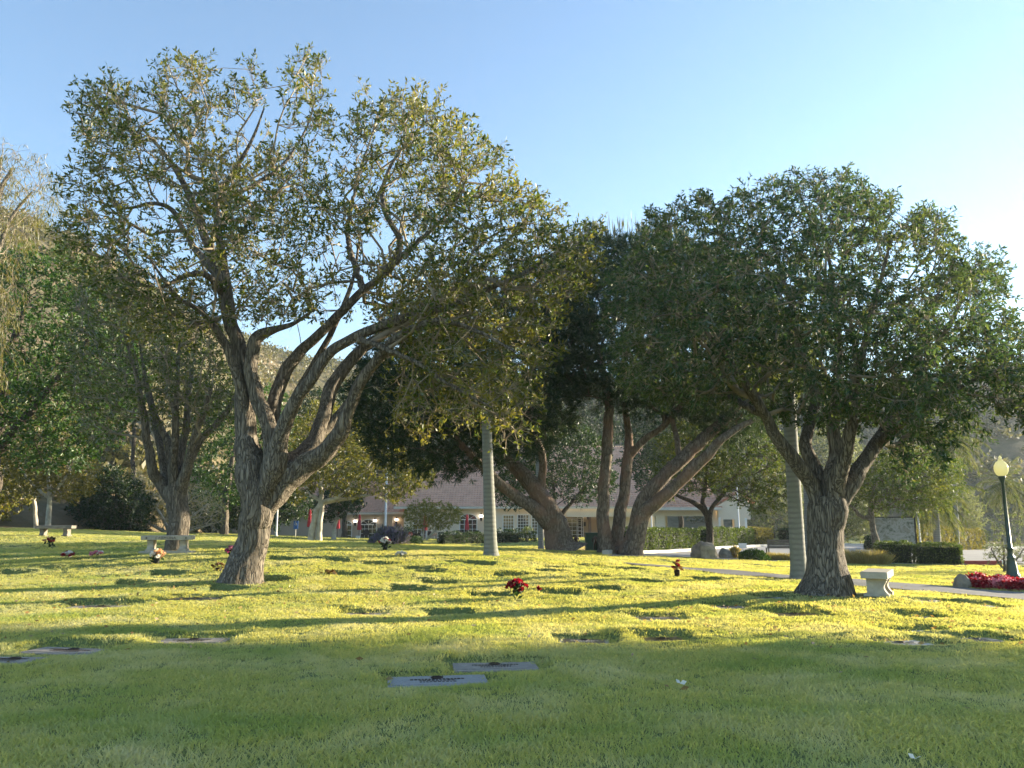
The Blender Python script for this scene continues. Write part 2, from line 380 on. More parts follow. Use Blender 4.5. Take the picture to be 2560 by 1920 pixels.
M['stucco_recess'] = mat('warm stucco', (.52, .39, .25), (.46, .345, .22), .7, .9)
M['trim'] = mat('cream trim', (.66, .61, .53), (.60, .55, .47), 2, .6)
M['white'] = mat('white paint', (.80, .78, .74), (.74, .72, .68), 2, .5)
M['soffit'] = mat('brown soffit', (.30, .19, .13), (.25, .16, .11), 2, .8)
M['glass'] = mat('dark window glass', (.030, .034, .036), (.018, .02, .022), 1.5, .06, spec=.9)
M['glass_warm'] = mat('warm window glass', (.16, .13, .055), (.05, .045, .025), 2.6, .08, spec=.9)
M['dark_metal'] = mat('dark metal', (.025, .024, .023), None, 5, .5, metal=.3)
M['green_metal'] = mat('dark green painted iron', (.020, .052, .040), (.014, .038, .030), 8, .35, .2, .004, spec=.6)
M['bronze'] = mat('dark bronze', (.060, .035, .025), (.035, .02, .015), 12, .35, metal=.6)
M['umbrella'] = mat('red canvas', (.42, .035, .05), (.33, .025, .038), 4, .85)
M['wicker'] = mat('dark wicker', (.030, .026, .024), (.018, .016, .015), 30, .7)
M['terracotta'] = mat('red glazed pot', (.44, .10, .075), (.36, .08, .06), 4, .6)
M['box_green'] = mat('green utility paint', (.020, .060, .032), (.016, .048, .026), 3, .55)
M['sign_blue'] = mat('blue sign face', (.05, .16, .50), (.045, .14, .45), 2, .5)
M['wood_gray'] = mat('weathered wood', (.20, .17, .14), (.14, .12, .10), 10, .85, .4, .004)
M['rock'] = mat('boulder rock', (.33, .29, .23), (.19, .17, .14), 4, .9, .8, .03, bscale=9)
M['soil'] = mat('mulch', (.10, .065, .04), (.06, .04, .025), 12, .95, .6, .02)
def emis(name, c, e, base):
    m, t, o = newmat(name); p = pbsdf(t, o, base, .3); p.inputs['Emission Color'].default_value = (*c, 1); p.inputs['Emission Strength'].default_value = e; return m
M['lamp_lit'] = emis('lit white lamp glass', (1, .93, .82), 1.3, (.8, .78, .72))
def globemat():
    m, t, o = newmat('yellowed lamp globe'); c = (.78, .75, .50)
    d = t.nodes.new('ShaderNodeBsdfDiffuse'); d.inputs[0].default_value = (*c, 1)
    tr = t.nodes.new('ShaderNodeBsdfTranslucent'); tr.inputs[0].default_value = (.9, .88, .60, 1)
    mx = t.nodes.new('ShaderNodeMixShader'); mx.inputs[0].default_value = .55
    t.links.new(d.outputs[0], mx.inputs[1]); t.links.new(tr.outputs[0], mx.inputs[2])
    gl = t.nodes.new('ShaderNodeBsdfGlossy'); gl.inputs['Roughness'].default_value = .15
    m2 = t.nodes.new('ShaderNodeMixShader'); m2.inputs[0].default_value = .06
    t.links.new(mx.outputs[0], m2.inputs[1]); t.links.new(gl.outputs[0], m2.inputs[2]); t.links.new(m2.outputs[0], o.inputs[0]); return m
M['globe'] = globemat()
def roofmat():
    m, t, o = newmat('concrete roof tiles'); v = geo_pos(t)
    n = noise(t, 1.6, 5, v); n3 = noise(t, 9, 3, v)
    col = ramp(t, n, [(.54, .30, .195), (.70, .41, .275)], [.3, .7]); col = mixc(t, ramp(t, n3, [(0, 0, 0), (.6,)*3], [.45, .7]), col, (.56, .41, .34))
    wv = t.nodes.new('ShaderNodeTexWave'); wv.bands_direction = 'X'; wv.inputs['Scale'].default_value = 1.05; t.links.new(v, wv.inputs['Vector'])
    pbsdf(t, o, col, .85, bump(t, wv.outputs['Fac'], .7, .05)); return m
M['roof'] = roofmat()
def lawnmat():
    m, t, o = newmat('lawn turf'); v = geo_pos(t)
    n = noise(t, 1.1, 6, v, .6); f = noise(t, 40, 3, v)
    col = ramp(t, n, [(.15, .19, .065), (.20, .225, .08), (.28, .265, .12)], [.3, .55, .8])
    col = mixc(t, ramp(t, f, [(0, 0, 0), (.7,)*3], [.35, .7]), (.15, .175, .06), col)
    pbsdf(t, o, col, .95, bump(t, noise(t, 18, 5, v), 1.0, .05), spec=.1); return m
M['lawn'] = lawnmat()
def hillmat():
    m, t, o = newmat('dry hillside'); v = geo_pos(t)
    n = noise(t, .05, 6, v, .6); n3 = noise(t, .35, 5, v)
    col = ramp(t, n, [(.10, .095, .055), (.155, .13, .075), (.22, .165, .10)], [.35, .5, .65])
    col = mixc(t, ramp(t, n3, [(0, 0, 0), (.75,)*3], [.48, .62]), col, (.10, .095, .05))
    pbsdf(t, o, col, .95, bump(t, noise(t, .9, 6, v), .9, .5), spec=.1); return m
M['hill'] = hillmat()
def grassmat():
    m, t, o = newmat('grass blades'); g = t.nodes.new('ShaderNodeNewGeometry'); v = g.outputs['Position']
    oi = t.nodes.new('ShaderNodeObjectInfo')
    c0 = ramp(t, oi.outputs['Random'], [(.35, .39, .19), (.40, .43, .21), (.47, .47, .25)])
    c1 = ramp(t, g.outputs['Random Per Island'], [(.75,)*3, (1.25, 1.2, 1.0)])
    c0 = mixc(t, 1, c0, c1, 'MULTIPLY')
    pale = ramp(t, noise(t, .75, 5, v, .62, .4), [(0, 0, 0), (.8,)*3], [.46, .66])
    c0 = mixc(t, pale, c0, (.56, .55, .40))
    deep = ramp(t, noise(t, .5, 3, geo_pos(t, (1, 1.6, 1))), [(.5,)*3, (0, 0, 0)], [.34, .50])
    c0 = mixc(t, deep, c0, (.22, .33, .10))
    d = t.nodes.new('ShaderNodeBsdfDiffuse'); t.links.new(c0, d.inputs[0])
    tr = t.nodes.new('ShaderNodeBsdfTranslucent'); tc = mixc(t, 1, c0, (1.75, 1.55, .62), 'MULTIPLY'); t.links.new(tc, tr.inputs[0])
    mx = t.nodes.new('ShaderNodeMixShader'); mx.inputs[0].default_value = .5
    t.links.new(d.outputs[0], mx.inputs[1]); t.links.new(tr.outputs[0], mx.inputs[2]); t.links.new(mx.outputs[0], o.inputs[0]); return m
M['grass'] = grassmat()

# ------------------------------------------------------------------ ground: lawn and hills (one sheet, split where the turf ends)
def axis(segs):
    a = [segs[0][0]]
    for lo, hi, st in segs:
        n = max(1, int(round((hi-lo)/st))); a += list(np.linspace(lo, hi, n+1)[1:])
    return np.array(a)
gx = axis([(-520, -160, 12), (-160, -70, 5), (-70, -30, 1.3), (-30, -13, .35), (-13, 13, .075), (13, 30, .35), (30, 70, 1.3), (70, 160, 5), (160, 520, 12)])
gy = axis([(-60, 3, 3), (3, 8, .12), (8, 27, .07), (27, 46, .25), (46, 110, 1.2), (110, 200, 5), (200, 560, 12)])
XX, YY = np.meshgrid(gx, gy); ZZ = h(XX.ravel(), YY.ravel())
V = np.stack([XX.ravel(), YY.ravel(), ZZ], -1); nx, ny = len(gx), len(gy)
ii = (np.arange(ny-1)[:, None]*nx+np.arange(nx-1)[None]).ravel()
Fq = np.stack([ii, ii+1, ii+nx+1, ii+nx], -1)
ctr = V[Fq].mean(1); r_, rf_, rc_, H_ = hillfac(ctr[:, 0], ctr[:, 1])
hm = r_ > rf_*.93+2*n2(ctr[:, 0], ctr[:, 1], .15, 8)
for nm, mk, mt_ in (('lawn', ~hm, M['lawn']), ('hillside', hm, M['hill'])):
    f = Fq[mk]; u, inv = np.unique(f, return_inverse=True)
    o = mesh_np(nm, V[u], inv.reshape(f.shape), mt_, smooth=True); tag(o, kind='structure')
    if nm == 'hillside': HILLV = V[u]

# evening haze: one closed box of thin even air round the whole place
hb = MB().box(-535, 535, -75, 575, -14, 125); hm_, ht_, ho_ = newmat('evening haze')
pv = ht_.nodes.new('ShaderNodeVolumePrincipled'); pv.inputs['Color'].default_value = (.86, .92, 1.0, 1); pv.inputs['Density'].default_value = .00032; pv.inputs['Anisotropy'].default_value = .3
ht_.links.new(pv.outputs[0], ho_.inputs['Volume']); tag(hb.build('haze', hm_), kind='stuff')
# paving laid on the ground
def loft(name, A, B, m, off=.012, nu=60, nv=6, hf=h):
    def res(P, n):
        P = np.array([p[:2] for p in P]); d = np.concatenate([[0], np.cumsum(np.linalg.norm(np.diff(P, axis=0), axis=1))])
        q = np.linspace(0, d[-1], n); return np.stack([np.interp(q, d, P[:, 0]), np.interp(q, d, P[:, 1])], -1)
    a, b = res(A, nu), res(B, nu); t = np.linspace(0, 1, nv)[:, None, None]
    P = (a[None]*(1-t)+b[None]*t).reshape(-1, 2); Vv = np.column_stack([P, hf(P[:, 0], P[:, 1])+off])
    i = (np.arange(nv-1)[:, None]*nu+np.arange(nu-1)[None]).ravel()
    return tag(mesh_np(name, Vv, np.stack([i, i+1, i+nu+1, i+nu], -1), m, smooth=True), kind='structure'), a, b
pathA = pts((1560, 1410), (1640, 1418), (1760, 1430), (1900, 1443), (2060, 1459), (2200, 1471), (2400, 1488), (2660, 1514))
pathB = pts((1560, 1408), (1640, 1414), (1760, 1423), (1900, 1434), (2060, 1446), (2200, 1456), (2400, 1471), (2660, 1489))
_, PA, PB = loft('path', pathA, pathB, M['path'], .03, 140, 8)
drvA = pts((1520, 1391), (1600, 1391.5), (1700, 1393.5), (1850, 1401), (2050, 1406), (2400, 1413), (2700, 1416))
drvB = pts((1520, 1388), (1600, 1385.5), (1700, 1380), (1850, 1370), (2050, 1364), (2400, 1368), (2700, 1366))
_, DA, DB = loft('driveway', drvA, drvB, M['asphalt'], .02, 90, 14)
brA = pts((1310, 1378), (1370, 1376), (1430, 1377), (1475, 1378))
brB = pts((1330, 1371), (1380, 1367), (1430, 1364), (1475, 1364))
loft('brick_walk', brA, brB, M['brick_walk'], .02, 30, 6)
# far kerb of the driveway
km = MB()
for k in range(len(DB)-1):
    a, b = DB[k], DB[k+1]; z0, z1 = hz(*a), hz(*b); d = (b-a)/np.linalg.norm(b-a); nn = np.array([-d[1], d[0]])*.22
    km.add([(a[0], a[1], z0-.05), (b[0], b[1], z1-.05), (b[0]+nn[0], b[1]+nn[1], z1-.05), (a[0]+nn[0], a[1]+nn[1], z0-.05),
            (a[0], a[1], z0+.17), (b[0], b[1], z1+.17), (b[0]+nn[0], b[1]+nn[1], z1+.17), (a[0]+nn[0], a[1]+nn[1], z0+.17)],
           [(0, 1, 5, 4), (4, 5, 6, 7), (1, 2, 6, 5), (2, 3, 7, 6), (3, 0, 4, 7)])
tag(km.build('kerb', M['kerb']), kind='structure')

# ------------------------------------------------------------------ leaves, twigs, trees
def leaves(P, D, L, Wd, fold=.25):
    n = len(P); D = D/(np.linalg.norm(D, axis=1)[:, None]+1e-9)
    q = rng.normal(size=(n, 3)); Sx = np.cross(D, q); Sx /= np.linalg.norm(Sx, axis=1)[:, None]+1e-9
    N = np.cross(Sx, D); L = np.broadcast_to(L, n)[:, None]; Wd = np.broadcast_to(Wd, n)[:, None]
    mid = P+D*L*.5-N*Wd*fold*.5
    V = np.stack([P, mid+Sx*Wd*.5+N*Wd*fold, P+D*L, mid-Sx*Wd*.5+N*Wd*fold], 1).reshape(-1, 3)
    return V, np.arange(n*4).reshape(n, 4)
def inpoly(x, y, poly):
    p = np.array(poly, float); q = np.roll(p, -1, 0); c = np.zeros(x.shape, bool)
    for a, b in zip(p, q):
        cond = ((a[1] > y) != (b[1] > y)); xi = (b[0]-a[0])*(y-a[1])/((b[1]-a[1]) if b[1] != a[1] else 1e-9)+a[0]
        c ^= cond & (x < xi)
    return c
def polydist(x, y, poly):
    p = np.array(poly, float); q = np.roll(p, -1, 0); d = np.full(x.shape, 1e9)
    for a, b in zip(p, q):
        ab = b-a; t = np.clip(((x-a[0])*ab[0]+(y-a[1])*ab[1])/(ab@ab+1e-9), 0, 1)
        d = np.minimum(d, np.hypot(x-a[0]-t*ab[0], y-a[1]-t*ab[1]))
    return d
def fill(poly, Y, n, thick, spacing, shell=.6, holes=(), clump=.0, seed=0, bias=0, rough=1):
    """points filling a crown whose silhouette is poly (photograph pixels at depth Y), thick metres deep each way"""
    p = np.array(poly, float); lo, hi = p.min(0), p.max(0); k = n*14
    x = rng.uniform(lo[0], hi[0], k); y = rng.uniform(lo[1], hi[1], k)
    amp = (hi-lo).min()*.034*rough; fr = 7.0/(hi-lo).min()
    jx = (vnoise(np.stack([x*fr, y*fr, x*0], -1), seed+90)+.6*vnoise(np.stack([x*fr*2.7, y*fr*2.7, x*0], -1), seed+91))*amp; jy = (vnoise(np.stack([x*fr, y*fr, x*0+9], -1), seed+92)+.6*vnoise(np.stack([x*fr*2.7, y*fr*2.7, x*0+9], -1), seed+93))*amp
    ok = inpoly(x+jx, y+jy, poly)
    for hp in holes: ok &= ~inpoly(x, y, hp)
    x, y = x[ok], y[ok]; dd = polydist(x, y, poly); mx = dd.max()
    t = thick*np.sqrt(np.clip(1-(1-np.clip(dd/mx, 0, 1))**2, 0, 1))+.12
    u = rng.uniform(-1, 1, len(x)); u = np.sign(u)*np.abs(u)**shell
    P = at(x, y, Y+u*t+bias)
    if clump > 0:
        ok = vnoise(P*np.array([.85, .85, .85]), seed+50) > -1+2*clump*rng.uniform(.55, 1.1, len(P)); P = P[ok]
    keep = []; grid = {}; c = spacing
    for i, q in enumerate(P):
        key = (int(q[0]//c), int(q[1]//c), int(q[2]//c)); bad = False
        for a in (-1, 0, 1):
            for b in (-1, 0, 1):
                for d in (-1, 0, 1):
                    for j in grid.get((key[0]+a, key[1]+b, key[2]+d), ()):
                        e = P[j]-q
                        if e@e < c*c: bad = True; break
                    if bad: break
                if bad: break
            if bad: break
        if not bad:
            grid.setdefault(key, []).append(i); keep.append(i)
            if len(keep) >= n: break
    return P[keep]
def grow(limbs, clusters, step=.32, pen=.22, tip=.007, up=.25, expo=2.4, sag=0):
    """branches joining every cluster to the limb skeleton; returns polylines with radii"""
    pos, par, pl, rad, lead = [], [], [], [], []
    for P, r in limbs:
        d0 = 0
        for i in range(len(P)):
            pos.append(P[i]); rad.append(r[i]); lead.append(P[min(i+1, len(P)-1)]-P[max(i-1, 0)])
            par.append(len(pos)-2 if i else -1); d0 += np.linalg.norm(P[i]-P[i-1]) if i else 0; pl.append(d0 if r[i] < .12 else d0*.5)
    nl = len(pos); cap = nl+len(clusters)*14
    A = np.zeros((cap, 3)); A[:nl] = pos; PL = np.zeros(cap); PL[:nl] = pl; n = nl
    rlim = np.array(rad+[0]*(cap-nl)); D = np.zeros((cap, 3)); D[:nl] = lead
    okk = np.ones(cap, bool); okk[:nl] = rlim[:nl] < .2
    par = par+[0]*(cap-nl); w8 = np.zeros(cap); segs = []
    L0 = A[:nl][okk[:nl]]
    order = np.argsort([np.min(((L0-c)**2).sum(1)) for c in clusters])
    for ci in order:
        c = clusters[ci]; e = A[:n]-c; dist = np.sqrt((e*e).sum(1))
        cost = dist+pen*PL[:n]+np.where(okk[:n], 0, 5)+np.where(A[:n, 2] > c[2]+.3, .35*(A[:n, 2]-c[2]), 0)*(1-sag)
        b = int(np.argmin(cost)); d = dist[b]; m = int(np.clip(d/step, 1, 11))
        dr = D[b]/(np.linalg.norm(D[b])+1e-9); ctrl = A[b]+dr*d*.35+np.array([0, 0, up*d*.3])+rng.normal(size=3)*d*.1
        t = np.linspace(0, 1, m+1)[1:, None]; Q = (1-t)**2*A[b]+2*t*(1-t)*ctrl+t*t*c
        Q[:-1] += rng.normal(size=(m-1, 3))*step*.14 if m > 1 else 0
        ids = [b]
        for q in Q:
            A[n] = q; par[n] = ids[-1]; PL[n] = PL[ids[-1]]+np.linalg.norm(q-A[ids[-1]]); D[n] = q-A[ids[-1]]; ids.append(n); n += 1
        segs.append(ids)
        if n > cap-15: break
    w8[:] = 0
    for ids in segs: w8[ids[-1]] += 1
    for i in range(n-1, nl-1, -1): w8[par[i]] += w8[i]
    r = tip*np.maximum(w8, 1)**(1/expo)
    out = []
    for ids in segs:
        rr = r[ids].copy(); rr[0] = min(rr[0] if ids[0] >= nl else max(rlim[ids[0]]*.75, rr[1]), rr[1]*1.35); out.append((A[ids], rr))
    dirs = np.array([A[s[-1]]-A[s[-2]] for s in segs]); ends = np.array([A[s[-1]] for s in segs])
    return out, ends, dirs
def limb(Y, *pp):
    """(px, py, width px, depth offset) control points -> smooth polyline and radii"""
    P = np.array([at(a[0], a[1], Y+(a[3] if len(a) > 3 else 0)) for a in pp])
    r = np.array([a[2]/2*(Y+(a[3] if len(a) > 3 else 0))/FPX for a in pp]); return P, r
def tree(name, label, Y, base, limbs, crowns, leaf, bark='bark', twig='twig', leafL=.09, leafW=.035, per=46, ntw=5, twl=.3, bk=.09, sides=14, group=None,
         cat='tree', tip=.007, up=.25, mode='rosette', droop=0, twsides=3, pen=.22, sag=0, step=.32, seed=0, dens=None, spread=1.0):
    bp = at(base[0], base[1], Y); z = hz(bp[0], bp[1]); loc = np.array([bp[0], bp[1], z])
    root = thing(name, label, cat, tuple(loc), group)
    LB = []; Vs, Fs, nb = [], [], 0
    for k, lm in enumerate(limbs):
        P, r = limb(Y, *lm)
        if k == 0 or lm[0][1] >= base[1]-12: P[0][2] = min(P[0][2], hz(P[0][0], P[0][1])-.12)
        st_ = max(.055 if sides > 15 else .08, r.max()*(.15 if sides > 15 else .28)); P, r = catmull(P, r, st_)
        Lc = np.concatenate([[0], np.cumsum(np.linalg.norm(np.diff(P, axis=0), axis=1))]); wob = np.stack([vnoise(np.stack([Lc*1.15, Lc*0+3.3*c_, Lc*0+k*1.7], -1), seed+40)+.5*vnoise(np.stack([Lc*2.9, Lc*0+3.3*c_, Lc*0+k*1.7], -1), seed+41) for c_ in range(3)], -1)
        P = P+wob*(r*.22+.012)[:, None]*np.clip(Lc/.8, 0, 1)[:, None]
        if r.max() < .1: P = P+rng.normal(size=P.shape)*r[:, None]*.25
        v, f = tube(P, r, sides if r.max() < .12 else int(sides*1.6) if r.max() < .3 else int(sides*3), bk, seed*7+k); Vs.append(v); Fs.append(f+nb); nb += len(v)
        LB.append((P[::max(1, int(.25/st_))], r[::max(1, int(.25/st_))]))
    mesh_np('trunk', np.vstack(Vs), np.vstack(Fs), M[bark], root, loc, True)
    cl = np.vstack([fill(**c) for c in crowns])
    br, ends, dirs = grow(LB, cl, step, pen, tip, up, sag=sag)
    Vs, Fs, nb = [], [], 0
    for P, r in br:
        s = 7 if r.max() > .05 else (5 if r.max() > .02 else 3)
        v, f = tube(P, r, s); Vs.append(v); Fs.append(f+nb); nb += len(v)
    # twigs and leaves
    c0 = cl.mean(0); n = len(ends); T = ntw
    dn = dirs/(np.linalg.norm(dirs, axis=1)[:, None]+1e-9); outw = ends-c0; outw /= np.linalg.norm(outw, axis=1)[:, None]+1e-9
    base_d = (dn*.7+outw*.6)[:, None]+rng.normal(size=(n, T, 3))*.75*spread+np.array([0, 0, .28-droop])
    base_d /= np.linalg.norm(base_d, axis=2)[..., None]
    tl = rng.uniform(.5, 1.25, (n, T, 1))*twl
    st = np.repeat(ends[:, None], T, 1); mid = st+base_d*tl*.5+rng.normal(size=(n, T, 3))*twl*.07
    en = st+base_d*tl+np.array([0, 0, -droop*.35])*tl+rng.normal(size=(n, T, 3))*twl*.12
    if twsides:
        a = (rng.normal(size=(n*T, 3))); dd = (en-st).reshape(-1, 3); s1 = np.cross(dd, a); s1 /= np.linalg.norm(s1, axis=1)[:, None]+1e-9
        s2 = np.cross(dd, s1); s2 /= np.linalg.norm(s2, axis=1)[:, None]+1e-9
        rings = []
        for P_, rr in ((st.reshape(-1, 3), tip*.85), (mid.reshape(-1, 3), tip*.7), (en.reshape(-1, 3), tip*.4)):
            rings.append(np.stack([P_+(s1*math.cos(q)+s2*math.sin(q))*rr for q in (0, 2.094, 4.189)], 1))
        TV = np.stack(rings, 1).reshape(-1, 3); kk = np.arange(n*T)[:, None]*9
        ff = np.array([(r0*3+j, r0*3+(j+1) % 3, r0*3+3+(j+1) % 3, r0*3+3+j) for r0 in (0, 1) for j in range(3)])
        Vs.append(TV); Fs.append((kk[:, :, None]+ff[None]).reshape(-1, 4)+nb)
    tag(mesh_np('branches', np.vstack(Vs), np.vstack(Fs), M[twig], root, loc, True), kind='stuff')
    q = max(1, per//T); s = en.reshape(-1, 3); d = (en-mid).reshape(-1, 3); d /= np.linalg.norm(d, axis=1)[:, None]+1e-9
    if dens is not None:
        kp = dens(s); s, d = s[kp], d[kp]
    m_ = len(s); back = rng.uniform(0, 1, (m_, q, 1))**1.6
    LP = s[:, None]-d[:, None]*back*twl*.6
    if mode == 'rosette': LD = d[:, None]*(.55)+rng.normal(size=(m_, q, 3))*.75+np.array([0, 0, .1-droop*.8])
    elif mode == 'needle': LD = d[:, None]*.9+rng.normal(size=(m_, q, 3))*.55+np.array([0, 0, .1])
    else: LD = d[:, None]*.3+rng.normal(size=(m_, q, 3))*.5+np.array([0, 0, -1.0])
    LP = LP.reshape(-1, 3); LD = LD.reshape(-1, 3); sc = rng.uniform(.65, 1.25, len(LP))
    v, f = leaves(LP, LD, leafL*sc, leafW*sc)
    mesh_np('crown', v, f, M[leaf], root, loc)
    return root
# ------------------------------------------------------------------ the big trees in front
big_poly = [(133, 606), (147, 516), (176, 436), (190, 407), (234, 400), (216, 360), (187, 281), (205, 237), (266, 212), (324, 201), (360, 255), (375, 310), (392, 320), (378, 255),
            (378, 208), (418, 176), (440, 143), (505, 151), (530, 183), (523, 234), (567, 245), (574, 198), (617, 172), (675, 198), (679, 245), (715, 223), (744, 151), (802, 154),
            (805, 245), (841, 313), (852, 345), (825, 370), (826, 425), (850, 385), (867, 313), (901, 281), (912, 227), (937, 255), (977, 208), (995, 187), (1017, 227), (1053, 212),
            (1097, 205), (1129, 237), (1111, 281), (1162, 284), (1178, 324), (1176, 360), (1245, 375), (1238, 425), (1230, 447), (1270, 415), (1292, 418), (1295, 469), (1335, 487),
            (1364, 527), (1397, 548), (1422, 559), (1440, 516), (1462, 545), (1487, 585), (1469, 614), (1498, 653), (1476, 686), (1470, 737), (1411, 752), (1436, 777), (1408, 831),
            (1364, 875), (1386, 911), (1350, 962), (1335, 998), (1306, 1052), (1303, 1121), (1259, 1121), (1225, 1060), (1183, 1056), (1125, 1052), (1024, 1106), (981, 998), (999, 915),
            (963, 880), (930, 800), (850, 770), (760, 800), (679, 817), (640, 800), (570, 803), (480, 880), (353, 817), (245, 727), (190, 683)]
holes = [[(395, 470), (430, 480), (445, 530), (470, 560), (450, 590), (410, 570), (390, 510)], [(640, 800), (720, 790), (740, 840), (660, 850)], [(820, 800), (900, 760), (930, 800), (850, 860)],
         [(300, 430), (340, 440), (330, 470), (300, 465)], [(770, 640), (810, 650), (800, 690), (765, 680)], [(905, 620), (950, 600), (965, 640), (920, 665)]]
def sparse_left(P):
    """fewer leaves on the thin left half and on the bare lower twigs"""
    lo = (P[:, 2] < 4.6) & (P[:, 0] > -3.4) & (P[:, 0] < .8)
    k = np.where(lo, .72, np.where(P[:, 0] < -4.6, .82, .96))
    return rng.uniform(size=len(P)) < k
tree('broad_tree', 'big leaning multi-stemmed shade tree with furrowed trunk and open olive crown, left of centre', 17, (605, 1452), [
    [(600, 1462, 122.0), (604, 1445, 100.0), (614, 1400, 84.0), (631, 1350, 76.0), (641, 1300, 80.0), (646, 1260, 80.0), (642, 1215, 74.0), (633, 1150, 66.0), (621, 1090, 48.2), (612, 1016, 46.4), (614, 943, 40.4), (597, 853, 35.3), (574, 781, 31.8), (548, 690, 28.4), (520, 610, 24.1), (498, 552, 21.5), (470, 480, 17.2), (440, 425, 13.8), (400, 371, 9.5), (350, 315, 5.2)],
    [(644, 1310, 40), (662, 1215, 62.0), (672, 1160, 49.9, -.15), (670, 1080, 39.6, -.25), (640, 990, 36.1, -.3), (624, 925, 36.1, -.3), (634, 870, 34.4, -.3), (648, 840, 31.0, -.3), (690, 822, 17, -.4), (735, 808, 10, -.5), (790, 770, 6, -.6)],
    [(646, 1300, 40), (688, 1170, 62.0, -.3), (700, 1100, 39.6, -.5), (735, 1010, 32.7, -.8), (769, 962, 29.2, -1), (823, 889, 25.8, -1.1), (890, 845, 24.9, -1.2), (981, 803, 23.2, -1.3), (1125, 763, 18.9, -1.2), (1230, 720, 12.9, -1.1), (1330, 670, 8.6, -1), (1420, 610, 5.2, -1)],
    [(648, 1295, 40), (705, 1180, 60.0, .2), (769, 1124, 41.3, .5), (809, 1034, 36.1, .8), (834, 962, 32.7, 1), (880, 900, 28.4, 1.2), (950, 840, 24.9, 1.4), (1060, 780, 20.6, 1.8), (1180, 690, 14.6, 2.1), (1280, 590, 8.6, 2.3), (1340, 510, 5.2, 2.4)],
    [(648, 1300, 40), (725, 1188, 66.0, -.1), (805, 1139, 46.4, -.3), (852, 1081, 39.6, -.5), (875, 1015, 31.0, -.6), (905, 950, 27.5, -.8), (950, 890, 24.9, -1), (1010, 835, 20.6, -1.6), (1100, 800, 15.5, -2.2), (1200, 830, 10.3, -2.5), (1290, 880, 6.9, -2.6)],
    [(672, 1100, 36.1, .3), (700, 960, 31.0, .5), (740, 890, 27.5, .5), (787, 846, 25.8, .4), (860, 774, 23.2, .2), (908, 727, 21.5, .1), (955, 690, 19.8, 0), (1000, 610, 16.3, 0), (960, 520, 12.0, 0), (965, 440, 9.5, .1), (1013, 360, 6.9, .1), (1071, 300, 4.3, .1)],
    [(574, 781, 28.4), (560, 660, 23.2, -.3), (548, 570, 19.8, -.5), (545, 500, 16.3, -.6), (590, 420, 11.2, -.7), (630, 350, 7.7, -.8), (660, 270, 4.3, -.9)],
    [(548, 690, 23.2), (500, 640, 18.9, .5), (455, 570, 14.6, .8), (425, 525, 12.0, .9), (385, 510, 9.5, 1), (310, 520, 6.0, 1.1), (230, 500, 3.4, 1.2)],
    [(560, 740, 20.6), (520, 690, 17.2, -.6), (460, 690, 12.9, -1), (390, 720, 8.6, -1.2), (300, 690, 5.2, -1.4)],
    [(545, 500, 13.8, -.6), (620, 470, 12.0, .2), (700, 420, 9.5, .5), (760, 330, 6.0, .7), (790, 240, 3.4, .7)],
    [(955, 690, 15.5, 0), (1040, 610, 12.0, -.5), (1130, 520, 8.6, -.8), (1180, 420, 5.2, -.9)],
    [(908, 727, 17.2, .1), (870, 600, 12.9, .6), (880, 500, 9.5, .8), (915, 380, 6.0, .9)],
    [(890, 845, 17.2, -1.2), (1010, 890, 11.2, -1.8), (1120, 960, 7.7, -2.1), (1230, 1020, 5.2, -2.2)],
    [(668, 1180, 34, .2), (690, 1110, 26, .4), (745, 985, 20, .6), (800, 880, 16, .7), (850, 780, 12, .8), (885, 680, 8, .9), (900, 570, 5, 1)],
    [(700, 1190, 40, .3), (770, 1110, 27, .6), (840, 1050, 23, .9), (900, 960, 19, 1.2), (960, 895, 15, 1.4), (1080, 850, 10, 1.6), (1180, 860, 6, 1.7)],
    [(618, 1060, 34), (600, 960, 26, -.3), (560, 860, 20, -.5), (505, 780, 14, -.7), (440, 740, 9, -.9), (370, 640, 5, -1)],
], [dict(poly=big_poly, Y=17, n=1650, thick=3.4, spacing=.29, shell=.75, holes=holes, clump=.62, seed=1, rough=.3),
    dict(poly=[(960, 700), (1200, 620), (1420, 600), (1400, 760), (1380, 880), (1330, 1000), (1290, 1110), (1230, 1060), (1120, 1050), (1030, 1090), (985, 980), (1000, 860)], Y=16.4, n=110, thick=2.4, spacing=.32, shell=.7, clump=.4, seed=2)],
    'leaf_big', leafL=.125, leafW=.043, per=46, ntw=6, twl=.36, bk=.11, sides=18, dens=sparse_left, tip=.0075, seed=1)

